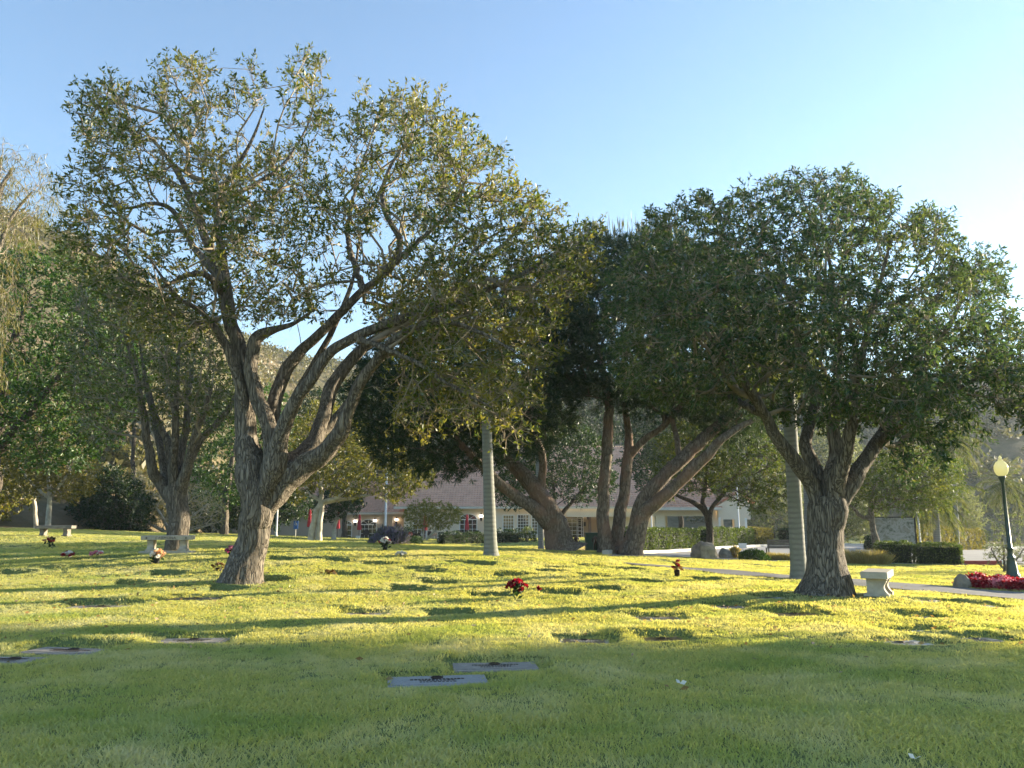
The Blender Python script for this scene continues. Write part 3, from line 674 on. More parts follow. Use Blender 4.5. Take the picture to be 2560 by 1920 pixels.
round_poly = [(1510, 700), (1596, 640), (1639, 544), (1677, 525), (1749, 491), (1835, 481), (1854, 510), (1898, 467), (1950, 450), (2017, 445), (2094, 460), (2132, 450), (2190, 481), (2242, 515),
              (2247, 548), (2285, 525), (2331, 515), (2357, 592), (2377, 611), (2448, 615), (2482, 668), (2515, 726), (2511, 783), (2560, 821), (2625, 880), (2650, 980), (2590, 1040), (2530, 1010), (2490, 1000),
              (2470, 1050), (2440, 1095), (2410, 1075), (2362, 1135), (2300, 1160), (2247, 1180), (2209, 1119), (2147, 1071), (2051, 1061), (1980, 1040), (1931, 999), (1835, 960), (1740, 1010), (1640, 1000), (1560, 960), (1524, 880)]
tree('round_tree', 'dense round-crowned evergreen tree with dark thick trunk beside the stone bench, on the right', 15, (2068, 1478), [
    [(2066, 1488, 150), (2067, 1468, 118), (2066, 1430, 94), (2066, 1380, 84), (2068, 1320, 86), (2072, 1265, 96), (2074, 1235, 80)],
    [(2060, 1320, 36), (2035, 1219, 44), (1998, 1165, 36, -.2), (1975, 1130, 33, -.3), (1938, 1089, 29, -.4), (1915, 1040, 26, -.5), (1850, 945, 20, -.8), (1790, 860, 13, -1), (1720, 760, 7, -1.1)],
    [(2064, 1320, 36), (2042, 1203, 40, .2), (2016, 1121, 30, .4), (2024, 1066, 27, .6), (2036, 980, 22, .8), (2000, 850, 15, 1), (1960, 700, 9, 1.1), (1930, 580, 5, 1.2)],
    [(2070, 1320, 40), (2076, 1219, 46), (2088, 1138, 34, .1), (2082, 1072, 30, .1), (2094, 960, 22, .1), (2090, 800, 14, 0), (2070, 640, 8, 0), (2050, 530, 5, 0)],
    [(2076, 1320, 36), (2094, 1225, 44, -.2), (2114, 1138, 34, -.5), (2123, 1072, 30, -.7), (2140, 940, 22, -1), (2180, 780, 14, -1.4), (2220, 630, 7, -1.6)],
    [(2078, 1320, 36), (2112, 1222, 48), (2156, 1165, 40, .2), (2192, 1112, 36, .3), (2225, 1060, 30, .5), (2300, 930, 20, .6), (2380, 800, 11, .7), (2430, 700, 6, .7)],
    [(2192, 1112, 26, .3), (2280, 1040, 19, -.8), (2380, 980, 12, -1.2), (2490, 930, 7, -1.5)],
    [(1915, 1040, 19, -.5), (1820, 990, 13, .4), (1720, 930, 8, .8), (1620, 860, 5, .9)],
], [dict(poly=round_poly, Y=15, n=1500, thick=3.7, spacing=.29, shell=.55, clump=.38, seed=3, holes=[[(1960, 1050), (2230, 1060), (2230, 1150), (1960, 1150)]])],
    'leaf_round', leafL=.105, leafW=.032, per=78, ntw=7, twl=.31, bk=.10, sides=16, droop=.35, seed=2, tip=.0065)

# ------------------------------------------------------------------ trees left of the big one
tree('vase_tree', 'vase-shaped tree with many upright stems growing right behind the inscribed bench', 24.5, (442, 1366), [
    [(442, 1372, 62), (444, 1345, 50), (446, 1290, 46), (440, 1240, 50), (436, 1215, 44)],
    [(430, 1245, 36), (400, 1205, 28), (384, 1180, 24, -.2), (366, 1105, 19, -.4), (358, 1032, 16, -.5), (340, 940, 11, -.6), (310, 840, 6, -.6)],
    [(436, 1235, 30), (412, 1180, 20, .4), (400, 1110, 17, .6), (384, 1047, 15, .8), (360, 950, 10, 1)],
    [(438, 1235, 30), (424, 1160, 20), (412, 1095, 17), (379, 1010, 14), (360, 930, 9), (350, 850, 5)],
    [(438, 1235, 30), (434, 1148, 20, -.3), (440, 1047, 16, -.5), (445, 950, 11, -.6), (450, 850, 6, -.6)],
    [(442, 1235, 30), (450, 1160, 22, .3), (462, 1076, 18, .5), (468, 1003, 14, .5), (480, 920, 9, .6)],
    [(446, 1240, 34), (464, 1177, 24, -.3), (486, 1090, 18, -.6), (509, 1032, 14, -.7), (530, 960, 9, -.8)],
    [(448, 1240, 30), (474, 1160, 22), (503, 1099, 17), (564, 1032, 13, .2), (600, 970, 8, .4)],
], [dict(poly=[(185, 700), (300, 640), (420, 720), (520, 760), (600, 880), (600, 1000), (560, 1060), (500, 1090), (450, 1060), (390, 1030), (330, 1060), (260, 1120), (200, 1080), (170, 900)], Y=24.5, n=760, thick=3.2, spacing=.34, shell=.8, clump=.3, seed=5)],
    'leaf_mid', twig='twig', leafL=.12, leafW=.042, per=34, ntw=5, twl=.42, bk=.07, dens=lambda P: rng.uniform(size=len(P)) < .85, seed=3)
tree('weeping_tree', 'tall golden weeping tree cut off by the left edge of the photo', 30, (-120, 1345), [
    [(-120, 1350, 70), (-110, 1200, 56), (-90, 1000, 44), (-70, 800, 34), (-40, 620, 22), (0, 480, 12), (30, 420, 6)],
    [(-80, 850, 24), (-30, 700, 16, -.5), (20, 560, 9, -.8), (80, 480, 5, -1)],
], [dict(poly=[(-140, 380), (0, 358), (60, 372), (104, 420), (138, 470), (146, 515), (118, 550), (70, 560), (40, 640), (25, 760), (10, 860), (-30, 950), (-120, 950), (-150, 700)], Y=30, n=230, thick=2.0, spacing=.45, shell=.7, clump=.45, seed=6)],
    'leaf_gold', leafL=.26, leafW=.024, per=48, ntw=5, twl=.8, mode='hang', droop=1.1, spread=.8, seed=4, bark='bark_far')
tree('dense_tree', 'dense dark green tree filling the left edge under the weeping foliage', 37, (-40, 1338), [
    [(-40, 1345, 60), (-30, 1200, 48), (-10, 1050, 36), (20, 900, 24), (60, 780, 12)],
    [(-25, 1150, 30), (60, 1050, 22, -1), (140, 950, 14, -1.5), (220, 850, 8, -2)],
], [dict(poly=[(-120, 700), (0, 640), (60, 620), (130, 625), (190, 640), (270, 680), (345, 770), (360, 950), (310, 1060), (270, 1120), (200, 1165), (100, 1150), (0, 1120), (-120, 1100)], Y=37, n=1000, thick=4.0, spacing=.45, shell=.5, clump=.2, seed=7)],
    'leaf_vivid', twig='twig_dark', leafL=.20, leafW=.085, per=44, ntw=5, twl=.5, seed=5, bark='bark_dark')
tree('background_tree', 'olive tree crown filling the gap behind the vase-shaped tree', 62, (330, 1335), [
    [(330, 1338, 16), (330, 1250, 12), (335, 1100, 9), (340, 900, 5)],
], [dict(poly=[(150, 760), (200, 700), (290, 690), (400, 760), (480, 840), (560, 900), (600, 980), (590, 1060), (500, 1050), (420, 960), (330, 960), (240, 1050), (180, 1000)], Y=62, n=420, thick=4.0, spacing=.75, shell=.5, clump=.2, seed=41)],
    'leaf_mid', twig='twig_dark', leafL=.30, leafW=.12, per=46, ntw=5, twl=.7, seed=41, bark='bark_dark', twsides=0)
tree('gold_tree', 'small tree with pale trunk and golden leaves at the foot of the bare slope', 47, (122, 1318), [
    [(122, 1322, 14), (123, 1280, 11), (122, 1240, 10), (120, 1190, 7), (118, 1120, 4)],
    [(122, 1245, 8), (85, 1215, 6, .3), (50, 1170, 4, .5)], [(122, 1245, 8), (160, 1200, 6, -.3), (190, 1150, 4, -.5)],
], [dict(poly=[(20, 1030), (80, 1010), (170, 1030), (220, 1120), (245, 1190), (215, 1235), (160, 1245), (125, 1225), (85, 1240), (30, 1225), (5, 1130)], Y=47, n=330, thick=2.6, spacing=.5, shell=.6, clump=.3, seed=8)],
    'leaf_gold', bark='bark_pale', leafL=.20, leafW=.09, per=40, ntw=5, twl=.5, twsides=0, seed=6)
tree('gold_tree', 'low yellow-green tree with thin pale trunk at the far left edge', 50, (90, 1320), [
    [(90, 1324, 11), (90, 1280, 9), (84, 1240, 8), (70, 1190, 5)], [(86, 1245, 7), (40, 1210, 5, .4), (0, 1180, 3, .6)],
], [dict(poly=[(-90, 1160), (-20, 1130), (40, 1150), (85, 1190), (85, 1245), (50, 1265), (20, 1290), (-30, 1300), (-90, 1290)], Y=50, n=220, thick=2.4, spacing=.5, shell=.6, clump=.25, seed=9)],
    'leaf_yellow', bark='bark_pale', leafL=.22, leafW=.10, per=40, ntw=5, twl=.5, twsides=0, seed=7)
tree('round_bush', 'large round dark green bush on the slope left of the inscribed bench', 55, (275, 1334), [
    [(275, 1338, 16), (270, 1310, 12), (255, 1270, 7), (240, 1230, 4)], [(280, 1338, 14), (300, 1300, 10), (320, 1250, 5)],
], [dict(poly=[(178, 1275), (195, 1215), (240, 1182), (290, 1178), (340, 1205), (372, 1255), (384, 1305), (370, 1328), (300, 1334), (205, 1326)], Y=55, n=420, thick=2.6, spacing=.36, shell=.45, seed=10)],
    'leaf_dark', bark='bark_dark', twig='twig_dark', leafL=.20, leafW=.07, per=50, ntw=5, twl=.42, cat='bush', twsides=0, seed=8)
tree('pale_shrub_tree', 'airy pale-leaved shrub with whitish branches behind the vase-shaped tree', 57, (425, 1338), [
    [(425, 1342, 12), (415, 1310, 8), (390, 1270, 6), (350, 1225, 3)], [(428, 1342, 10), (440, 1290, 7), (450, 1240, 4)], [(430, 1340, 10), (470, 1300, 7, -.3), (520, 1260, 4, -.5)],
    [(425, 1338, 8), (390, 1318, 6, -.4), (350, 1300, 4, -.8)], [(430, 1338, 8), (490, 1322, 6, .3), (535, 1308, 3, .6)],
], [dict(poly=[(290, 1205), (340, 1180), (420, 1200), (470, 1215), (530, 1230), (560, 1265), (552, 1305), (480, 1325), (380, 1322), (335, 1290), (320, 1240)], Y=57, n=260, thick=2.6, spacing=.45, shell=.7, clump=.35, seed=11)],
    'leaf_pale', bark='bark_pale', twig='twig_pale', leafL=.15, leafW=.06, per=16, ntw=4, twl=.5, tip=.014, seed=9)
tree('leafy_tree', 'leafy green tree between the two left trunks, behind the lawn', 64, (560, 1345), [
    [(560, 1348, 22), (562, 1290, 18), (570, 1200, 14), (590, 1110, 8)],
], [dict(poly=[(470, 1180), (465, 1110), (500, 1020), (580, 960), (690, 980), (740, 1060), (730, 1180), (690, 1230), (640, 1255), (560, 1265), (500, 1245)], Y=64, n=420, thick=3.4, spacing=.6, shell=.5, clump=.2, seed=12)],
    'leaf_vivid', twig='twig_dark', leafL=.26, leafW=.11, per=46, ntw=5, twl=.6, twsides=0, seed=10)
tree('dark_tree', 'dark green hedge-like tree spreading low before the tan wing of the building', 72, (640, 1340), [
    [(640, 1344, 18), (640, 1310, 14), (645, 1270, 8)],
], [dict(poly=[(455, 1300), (470, 1240), (540, 1225), (640, 1235), (720, 1225), (780, 1250), (770, 1290), (720, 1300), (690, 1310), (600, 1318), (540, 1325), (470, 1325)], Y=72, n=330, thick=3.0, spacing=.55, shell=.45, seed=13)],
    'leaf_dark', twig='twig_dark', bark='bark_dark', leafL=.32, leafW=.12, per=44, ntw=5, twl=.6, twsides=0, seed=11)
tree('forked_tree', 'golden-green tree with forked whitish trunk on the lawn before the building', 51, (790, 1348), [
    [(776, 1350, 18), (782, 1320, 15), (792, 1280, 13), (803, 1255, 11), (800, 1200, 9), (790, 1130, 6), (790, 1080, 4)],
    [(797, 1350, 18), (798, 1320, 13), (803, 1280, 12), (810, 1255, 11), (850, 1240, 9, -.3), (890, 1205, 7, -.5), (930, 1150, 5, -.7)],
    [(806, 1258, 10), (860, 1248, 8, .4), (930, 1235, 6, .6), (1000, 1210, 4, .7)], [(803, 1255, 9), (770, 1225, 7, .4), (735, 1180, 4, .6)],
], [dict(poly=[(690, 1225), (700, 1150), (735, 1075), (800, 1005), (850, 1030), (900, 1075), (960, 1085), (1010, 1140), (1072, 1170), (1062, 1210), (1025, 1242), (970, 1250), (930, 1225), (880, 1240), (830, 1228), (800, 1215), (770, 1250), (735, 1245)], Y=51, n=560, thick=3.4, spacing=.46, shell=.6, clump=.3, seed=14)],
    'leaf_yellow', bark='bark_pale', twig='twig_dark', leafL=.19, leafW=.085, per=44, ntw=5, twl=.5, seed=12)
tree('curved_tree', 'small dark-leaved tree with curved pale trunk beside a red umbrella', 62, (836, 1351), [
    [(834, 1354, 13), (835, 1330, 10), (840, 1305, 9), (855, 1285, 7), (885, 1268, 4)], [(840, 1300, 7), (842, 1270, 5), (845, 1245, 3)],
], [dict(poly=[(795, 1280), (805, 1240), (850, 1215), (900, 1225), (905, 1255), (885, 1280), (860, 1285), (845, 1300), (815, 1295)], Y=62, n=180, thick=1.8, spacing=.42, shell=.5, seed=15)],
    'leaf_dark', bark='bark_pale', twig='twig_dark', leafL=.22, leafW=.08, per=40, ntw=4, twl=.45, twsides=0, seed=13)
tree('flowering_tree', 'small bright green tree with slanting pale stem on the patio edge', 66, (1060, 1364), [
    [(1059, 1366, 8), (1070, 1345, 6), (1085, 1330, 5), (1105, 1315, 3)], [(1060, 1362, 6), (1058, 1340, 5), (1060, 1315, 3)],
], [dict(poly=[(1010, 1290), (1025, 1265), (1055, 1262), (1068, 1248), (1080, 1262), (1115, 1265), (1146, 1280), (1150, 1298), (1135, 1312), (1100, 1322), (1060, 1318), (1030, 1312)], Y=66, n=240, thick=1.5, spacing=.30, shell=.6, clump=.2, seed=16)],
    'leaf_yellow', bark='bark_pale', twig='twig_pale', leafL=.15, leafW=.06, per=40, ntw=4, twl=.36, twsides=0, seed=14)

# ------------------------------------------------------------------ pines and the trees behind them
def pine(label, base, limbs, poly, n, seed, **k):
    return tree('pine_tree', label, 31, base, limbs, [dict(poly=poly, Y=k.pop('cy', 31), n=n, thick=3.8, spacing=.40, shell=.6, clump=.18, seed=seed)], 'needle', bark='bark_pine', twig='twig_dark',
                leafL=.24, leafW=.026, per=150, ntw=6, twl=.5, mode='needle', bk=.09, sides=14, group='pines in the middle of the lawn', twsides=0, seed=seed, **k)
pine('pine with one massive trunk leaning far to the left', (1402, 1378), [
    [(1412, 1388, 120), (1402, 1366, 70), (1385, 1310, 58), (1362, 1268, 52), (1338, 1226, 42), (1287, 1165, 32, .3), (1243, 1122, 26, .5), (1180, 1075, 20, .8), (1100, 1010, 13, 1), (1000, 950, 7, 1.2)],
    [(1378, 1312, 46), (1340, 1274, 34, -.4), (1301, 1246, 29, -.6), (1243, 1202, 25, -1), (1185, 1146, 20, -1.4), (1120, 1080, 14, -1.8), (1040, 1040, 8, -2)],
    [(1346, 1240, 30), (1354, 1200, 22, -.1), (1357, 1156, 19, -.2), (1341, 1098, 17, -.3), (1324, 1060, 14, -.3), (1330, 950, 10, -.3), (1350, 840, 6, -.3)],
], [(890, 880), (980, 800), (1150, 740), (1300, 690), (1420, 640), (1480, 720), (1480, 880), (1430, 980), (1430, 1080), (1370, 1130), (1260, 1160), (1150, 1185), (1040, 1190), (940, 1150), (880, 1000)], 1150, 21)
pine('pine with a cluster of four trunks rising from one base', (1545, 1385), [
    [(1517, 1396, 70), (1516, 1360, 34), (1512, 1300, 29), (1512, 1242, 28), (1515, 1127, 27), (1519, 1050, 24), (1521, 998, 20), (1500, 900, 14), (1470, 790, 8), (1460, 690, 5)],
    [(1545, 1394, 60), (1543, 1355, 32, .4), (1555, 1242, 28, .5), (1573, 1140, 25, .6), (1570, 1069, 18, .8), (1560, 950, 12, .9), (1570, 800, 7, 1)],
    [(1573, 1142, 20, .6), (1610, 1101, 17, .3), (1662, 1063, 15, .1), (1720, 980, 10, 0), (1760, 850, 6, 0)],
    [(1572, 1394, 64, -.2), (1580, 1345, 40, -.3), (1605, 1257, 37, -.5), (1662, 1185, 33, -.7), (1749, 1106, 29, -1), (1801, 1058, 25, -1.2), (1870, 990, 15, -1.4), (1930, 900, 8, -1.5)],
    [(1582, 1396, 60, -.5), (1590, 1358, 38, -.7), (1615, 1284, 34, -.9), (1691, 1213, 30, -1.3), (1764, 1141, 25, -1.7), (1812, 1092, 20, -2), (1880, 1050, 12, -2.2)],
    [(1700, 1150, 17, -.8), (1690, 1090, 14, -.6), (1680, 1040, 10, -.4), (1690, 940, 6, -.2)],
    [(1550, 1384, 24, -.5), (1575, 1392, 16, -1.0), (1592, 1398, 7, -1.3)],
], [(1370, 760), (1420, 660), (1470, 600), (1560, 592), (1640, 588), (1720, 600), (1850, 650), (1950, 800), (1970, 950), (1930, 1060), (1850, 1110), (1760, 1060), (1700, 1040), (1600, 1020), (1500, 1000), (1420, 980), (1370, 860)], 1400, 22)
# upright pale shoots on the pine tops, part of the cluster pine
root = [o for o in bpy.data.objects if o.name.startswith('pine_tree')][-1]
cp_ = np.array([at(x, y, 31+rng.uniform(-1.5, 1.5)) for x, y in [(x+rng.uniform(-4, 4), 612-22*math.sin((x-1440)/270*3.1)+rng.uniform(-16, 14)) for x in np.linspace(1425, 1720, 70)]])
q = rng.normal(size=(70, 3))*.06+np.array([0, 0, 1]); v1, f1 = leaves(cp_, q, rng.uniform(.5, .95, 70), .055)
v2, f2 = leaves(cp_, q, rng.uniform(.5, .95, 70), .055)
tag(mesh_np('shoots', np.vstack([v1, v2]), np.vstack([f1, f2+len(v1)]), M['candle'], root, np.array(root.location)), kind='stuff')
tree('shade_tree', 'dark forked tree standing behind the leaning pine', 50, (1396, 1352), [
    [(1396, 1356, 18), (1394, 1320, 14), (1396, 1296, 13), (1420, 1265, 10), (1450, 1230, 7), (1480, 1190, 4)], [(1394, 1300, 12), (1386, 1260, 9), (1384, 1210, 6)], [(1394, 1300, 9), (1372, 1270, 6), (1350, 1230, 4)],
], [dict(poly=[(1235, 1225), (1260, 1140), (1370, 1060), (1460, 1070), (1520, 1120), (1530, 1215), (1490, 1255), (1430, 1262), (1400, 1235), (1360, 1252), (1300, 1262), (1255, 1260)], Y=50, n=520, thick=3.2, spacing=.44, shell=.55, clump=.15, seed=23)],
    'leaf_dark', bark='bark_dark', twig='twig_dark', leafL=.19, leafW=.075, per=44, ntw=5, twl=.48, twsides=0, seed=15)
tree('forked_dark_tree', 'small tree with black forked trunk beside the boulder', 36.5, (1780, 1394), [
    [(1786, 1398, 30), (1778, 1370, 19), (1772, 1320, 17), (1768, 1290, 18), (1752, 1268, 14), (1730, 1254, 10, -.2), (1692, 1238, 7, -.5), (1660, 1220, 4, -.6)],
    [(1762, 1275, 14), (1756, 1250, 10, .3), (1764, 1215, 8, .4), (1770, 1160, 5, .5)], [(1772, 1300, 14), (1780, 1268, 10), (1806, 1237, 9, .2), (1840, 1190, 6, .3), (1880, 1140, 4, .4)],
], [dict(poly=[(1645, 1200), (1640, 1130), (1700, 1060), (1790, 1050), (1900, 1060), (1980, 1110), (1988, 1225), (1940, 1270), (1880, 1275), (1840, 1255), (1800, 1230), (1740, 1230), (1690, 1250)], Y=36.5, n=560, thick=2.8, spacing=.36, shell=.6, clump=.25, seed=24)],
    'leaf_mid', bark='bark_dark', twig='twig_dark', leafL=.14, leafW=.055, per=44, ntw=5, twl=.42, seed=16)
tree('pepper_tree', 'tree with pale-edged trunk standing right before the aerial map sign', 38, (2190, 1388), [
    [(2194, 1394, 24), (2190, 1370, 16), (2182, 1310, 14), (2176, 1275, 12), (2180, 1230, 9), (2200, 1190, 5)], [(2180, 1300, 10), (2150, 1288, 8), (2125, 1262, 6), (2112, 1240, 4)], [(2178, 1270, 9), (2230, 1225, 6), (2290, 1200, 4)],
], [dict(poly=[(2105, 1250), (2120, 1190), (2180, 1140), (2260, 1130), (2340, 1140), (2395, 1165), (2398, 1230), (2350, 1262), (2300, 1282), (2240, 1270), (2200, 1285), (2165, 1262)], Y=38, n=420, thick=2.6, spacing=.38, shell=.6, clump=.25, seed=25)],
    'leaf_mid', bark='bark_far', twig='twig_dark', leafL=.15, leafW=.055, per=44, ntw=5, twl=.42, twsides=0, seed=17)
tree('olive_tree', 'grey-green olive-like tree behind the clipped ochre hedge', 66, (2400, 1360), [
    [(2400, 1364, 10), (2402, 1320, 8), (2405, 1270, 5)],
], [dict(poly=[(2335, 1300), (2350, 1240), (2400, 1218), (2440, 1250), (2458, 1305), (2440, 1332), (2370, 1335)], Y=66, n=240, thick=2.2, spacing=.45, shell=.55, clump=.2, seed=26)],
    'leaf_gray', leafL=.20, leafW=.06, per=44, ntw=5, twl=.5, twsides=0, seed=18)
tree('young_tree', 'thin young tree with sparse grey-green leaves beside the lamp post', 28.5, (2513, 1438), [
    [(2513, 1441, 9), (2511, 1415, 6), (2508, 1380, 4), (2506, 1340, 2)], [(2513, 1425, 6), (2535, 1405, 4), (2560, 1370, 2)], [(2512, 1425, 6), (2492, 1400, 4), (2478, 1370, 2)],
], [dict(poly=[(2462, 1350), (2490, 1305), (2530, 1290), (2580, 1295), (2620, 1320), (2625, 1390), (2590, 1418), (2545, 1410), (2500, 1408), (2470, 1390)], Y=28.5, n=170, thick=.9, spacing=.2, shell=.7, clump=.3, seed=27)],
    'leaf_gray', twig='twig', leafL=.075, leafW=.03, per=30, ntw=4, twl=.25, tip=.004, twsides=0, seed=19)
# far trees seen in gaps
def far(name, label, Y, base, poly, leaf, n, thick=3.5, L=.4, seed=0, sp=.7, cat='tree'):
    b = base; top = min(p[1] for p in poly)
    tree(name, label, Y, b, [[(b[0], b[1]+3, 16), (b[0]+2, b[1]-30, 12), (b[0]-3, (b[1]+top)/2, 8), (b[0], top+25, 4)]], [dict(poly=poly, Y=Y, n=n, thick=thick, spacing=sp, shell=.5, clump=.2, seed=seed)],
         leaf, twig='twig_dark', bark='bark_dark', leafL=L, leafW=L*.36, per=44, ntw=5, twl=sp*1.1, twsides=0, seed=seed, sides=8, cat=cat)
far('background_tree', 'dark tree rising behind the tiled roof, left of the palm', 104, (1000, 1330), [(860, 1150), (880, 1020), (950, 930), (1060, 900), (1130, 960), (1150, 1080), (1100, 1160), (1000, 1200), (900, 1200)], 'leaf_dark', 380, 5, .5, 31, 1.0)
far('background_tree', 'dark tree rising behind the tiled roof, between the pine trunks', 108, (1450, 1330), [(1180, 1200), (1200, 1060), (1330, 960), (1460, 930), (1580, 960), (1640, 1060), (1620, 1180), (1560, 1215), (1450, 1205), (1300, 1225)], 'leaf_dark', 700, 5, .5, 32, .85)
far('background_tree', 'dark green tree before the roof, right of the cluster of pine trunks', 74, (1700, 1352), [(1570, 1180), (1560, 1080), (1620, 1010), (1720, 1000), (1800, 1050), (1820, 1150), (1790, 1225), (1700, 1238), (1620, 1225)], 'leaf_dark', 480, 4, .36, 38, .62)
far('background_tree', 'grey-green tree on the hill foot behind the covered entry', 98, (1930, 1345), [(1850, 1310), (1860, 1250), (1900, 1200), (1960, 1190), (2010, 1220), (2020, 1290), (1990, 1330), (1880, 1335)], 'leaf_gray', 230, 4, .42, 33, .8)
far('background_tree', 'tall grey-green tree behind the right palm trunk', 112, (2080, 1345), [(1950, 1180), (1970, 1100), (2060, 1060), (2140, 1090), (2160, 1180), (2120, 1280), (2040, 1310), (1970, 1270)], 'leaf_gray', 300, 4.5, .5, 34, 1.0)
far('background_tree', 'bushy green tree in the gap under the round tree', 70, (2100, 1350), [(2085, 1340), (2090, 1280), (2110, 1230), (2150, 1220), (2190, 1250), (2195, 1320), (2170, 1342)], 'leaf_gray', 160, 2, .3, 35, .55)
far('background_tree', 'yellow-green tree behind the pale shrub at the slope foot', 74, (300, 1290), [(235, 1180), (250, 1140), (310, 1120), (390, 1130), (410, 1180), (380, 1215), (280, 1215)], 'leaf_pale', 180, 2.5, .32, 36, .6)
far('background_tree', 'dark green tree seen between the stems of the big leaning tree', 84, (860, 1340), [(700, 1130), (720, 1040), (790, 980), (880, 970), (950, 1030), (960, 1120), (900, 1190), (780, 1200)], 'leaf_dark', 260, 3.5, .4, 37, .8)
# shade tree standing just outside the right edge; its shadow covers the near grass
sx, sy = math.sin(SUN_AZ), math.cos(SUN_AZ)
def sunpos(u, hgt, wd): return np.array([sx*wd+sy*u, sy*wd-sx*u, hgt])
#SHADE
sp_poly = [(-4.7, 3.4), (-7.5, 4.5), (-10.2, 5.65), (-10.5, 5.9), (-9.6, 6.3), (-6.5, 6.8), (-2.5, 6.9), (.5, 6.5), (2, 5), (1.8, 3.2), (-1.5, 2.8)]
nn = 0; SPc = []
while len(SPc) < 420:
    u, hh = rng.uniform(-12, 13), rng.uniform(2.8, 7.2)
    if inpoly(np.array([u]), np.array([hh]), sp_poly)[0]: SPc.append(sunpos(u, hh, 30+rng.uniform(-1.6, 1.6)))
SPc = np.array(SPc); bt = sunpos(-4.2, 0, 30); bz = hz(bt[0], bt[1])
root = thing('shade_tree', 'dense spreading tree outside the right edge whose shadow covers the near grass', 'tree', (bt[0], bt[1], bz))
P, r = catmull(np.array([[bt[0], bt[1], bz-.2], [bt[0], bt[1], bz+2.5], [bt[0]-.2, bt[1]+.3, bz+4.6], [bt[0], bt[1]+.2, bz+6.8]]), np.array([.4, .32, .2, .06]), .25)
v, f = tube(P, r, 14, .06, 3); mesh_np('trunk', v, f, M['bark'], root, np.array(root.location), True)
br, ends, dirs = grow([(P, r)], SPc, .5)
Vs, Fs, nb = [], [], 0
for p, rr in br:
    v, f = tube(p, rr, 4); Vs.append(v); Fs.append(f+nb); nb += len(v)
tag(mesh_np('branches', np.vstack(Vs), np.vstack(Fs), M['twig_dark'], root, np.array(root.location)), kind='stuff')
LP = np.repeat(ends, 70, 0)+rng.normal(size=(len(ends)*70, 3))*.26; sc = rng.uniform(.7, 1.3, len(LP))
v, f = leaves(LP, rng.normal(size=LP.shape), .30*sc, .16*sc); mesh_np('crown', v, f, M['leaf_mid'], root, np.array(root.location))

# ------------------------------------------------------------------ palms
def palm(name, label, Y, base, top, w0, w1, crown=None, nf=26, fl=2.6, ring=.13, group=None):
    bp = at(base[0], base[1], Y); z = hz(bp[0], bp[1]); root = thing(name, label, 'palm tree', (bp[0], bp[1], z), group); og = np.array(root.location)
    tp = at(top[0], top[1], Y); tp[1] = Y; P = np.linspace(np.array([bp[0], bp[1], z-.15]), tp, max(30, int((tp[2]-z)/.035)))
    hh = np.linspace(0, 1, len(P)); H = (tp[2]-z); zz = hh*H
    r = (w0+(w1-w0)*hh)/2*Y/FPX; r = r*(1+.75*np.exp(-zz/.14)+.10*np.exp(-zz/.8)); r *= 1+.018*np.where((zz % ring) < ring*.3, 1, -.3)+.02*vnoise(np.stack([zz*1.3, zz*0, zz*0], -1), 5)
    v, f = tube(P, r, 18); mesh_np('trunk', v, f, M['palm_bark'], root, og, True)
    mb = MB(); LPs, LDs, LLs = [], [], []
    for k in range(nf):
        a = k*2.399; el = R(75-125*(k/nf)**.8); ln = fl*rng.uniform(.85, 1.1)
        d = np.array([math.cos(a)*math.cos(el), math.sin(a)*math.cos(el), math.sin(el)]); Q = [tp+np.array([0, 0, .05])]; dd = d.copy()
        for s in range(9):
            Q.append(Q[-1]+dd*ln/9); dd = dd+np.array([0, 0, -.17]); dd /= np.linalg.norm(dd)
        Q = np.array(Q); mb.tube(Q, np.linspace(.035, .008, 10), 4)
        t = np.linspace(1.2, 8.9, 44); i0 = t.astype(int); fr = (t-i0)[:, None]; C = Q[i0]*(1-fr)+Q[i0+1]*fr; T = Q[i0+1]-Q[i0]; T /= np.linalg.norm(T, axis=1)[:, None]
        sd_ = np.cross(T, [0, 0, 1]); sd_ /= np.linalg.norm(sd_, axis=1)[:, None]+1e-6
        for sg in (1, -1):
            LPs.append(C); LDs.append(sd_*sg*.8+T*.55+np.array([0, 0, -.55])+rng.normal(size=C.shape)*.14); LLs.append(.62*np.sin(np.clip(t/9.2, 0, 1)*2.6+.45)*fl/2.6)
    mb.build('frond_stems', M['frond'], root, og)
    v, f = leaves(np.vstack(LPs), np.vstack(LDs), np.concatenate(LLs), .045); mesh_np('fronds', v, f, M['frond'], root, og)
    return root
def palmbark():
    m, t, o = newmat('ringed palm bark'); v = geo_pos(t)
    wv = t.nodes.new('ShaderNodeTexWave'); wv.bands_direction = 'Z'; wv.inputs['Scale'].default_value = 2.4; wv.inputs['Distortion'].default_value = 2.2; wv.inputs['Detail'].default_value = 3; wv.inputs['Detail Scale'].default_value = 1.4
    t.links.new(v, wv.inputs['Vector']); n = noise(t, 5, 5, geo_pos(t, (1, 1, .5)))
    col = ramp(t, wv.outputs['Fac'], [(.165, .165, .152), (.24, .235, .215)], [.0, .7]); col = mixc(t, ramp(t, n, [(0, 0, 0), (.9,)*3], [.38, .66]), col, (.19, .20, .17))
    pbsdf(t, o, col, .85, bump(t, wv.outputs['Fac'], .2, .01)); return m
M['palm_bark'] = palmbark()
palm('palm_tree', 'ringed grey palm trunk left of the leaning pine, its head lost in foliage', 24.5, (1228, 1388), (1212, 920), 31, 22, fl=2.2)
palm('palm_tree', 'thick ringed palm trunk directly left of the right big tree', 20, (1998, 1448), (1962, 830), 36, 30, fl=2.0)
palm('palm_tree', 'short lower palm trunk between leaning pine and building', 45, (1353, 1376), (1338, 960), 13, 11, fl=2.0)
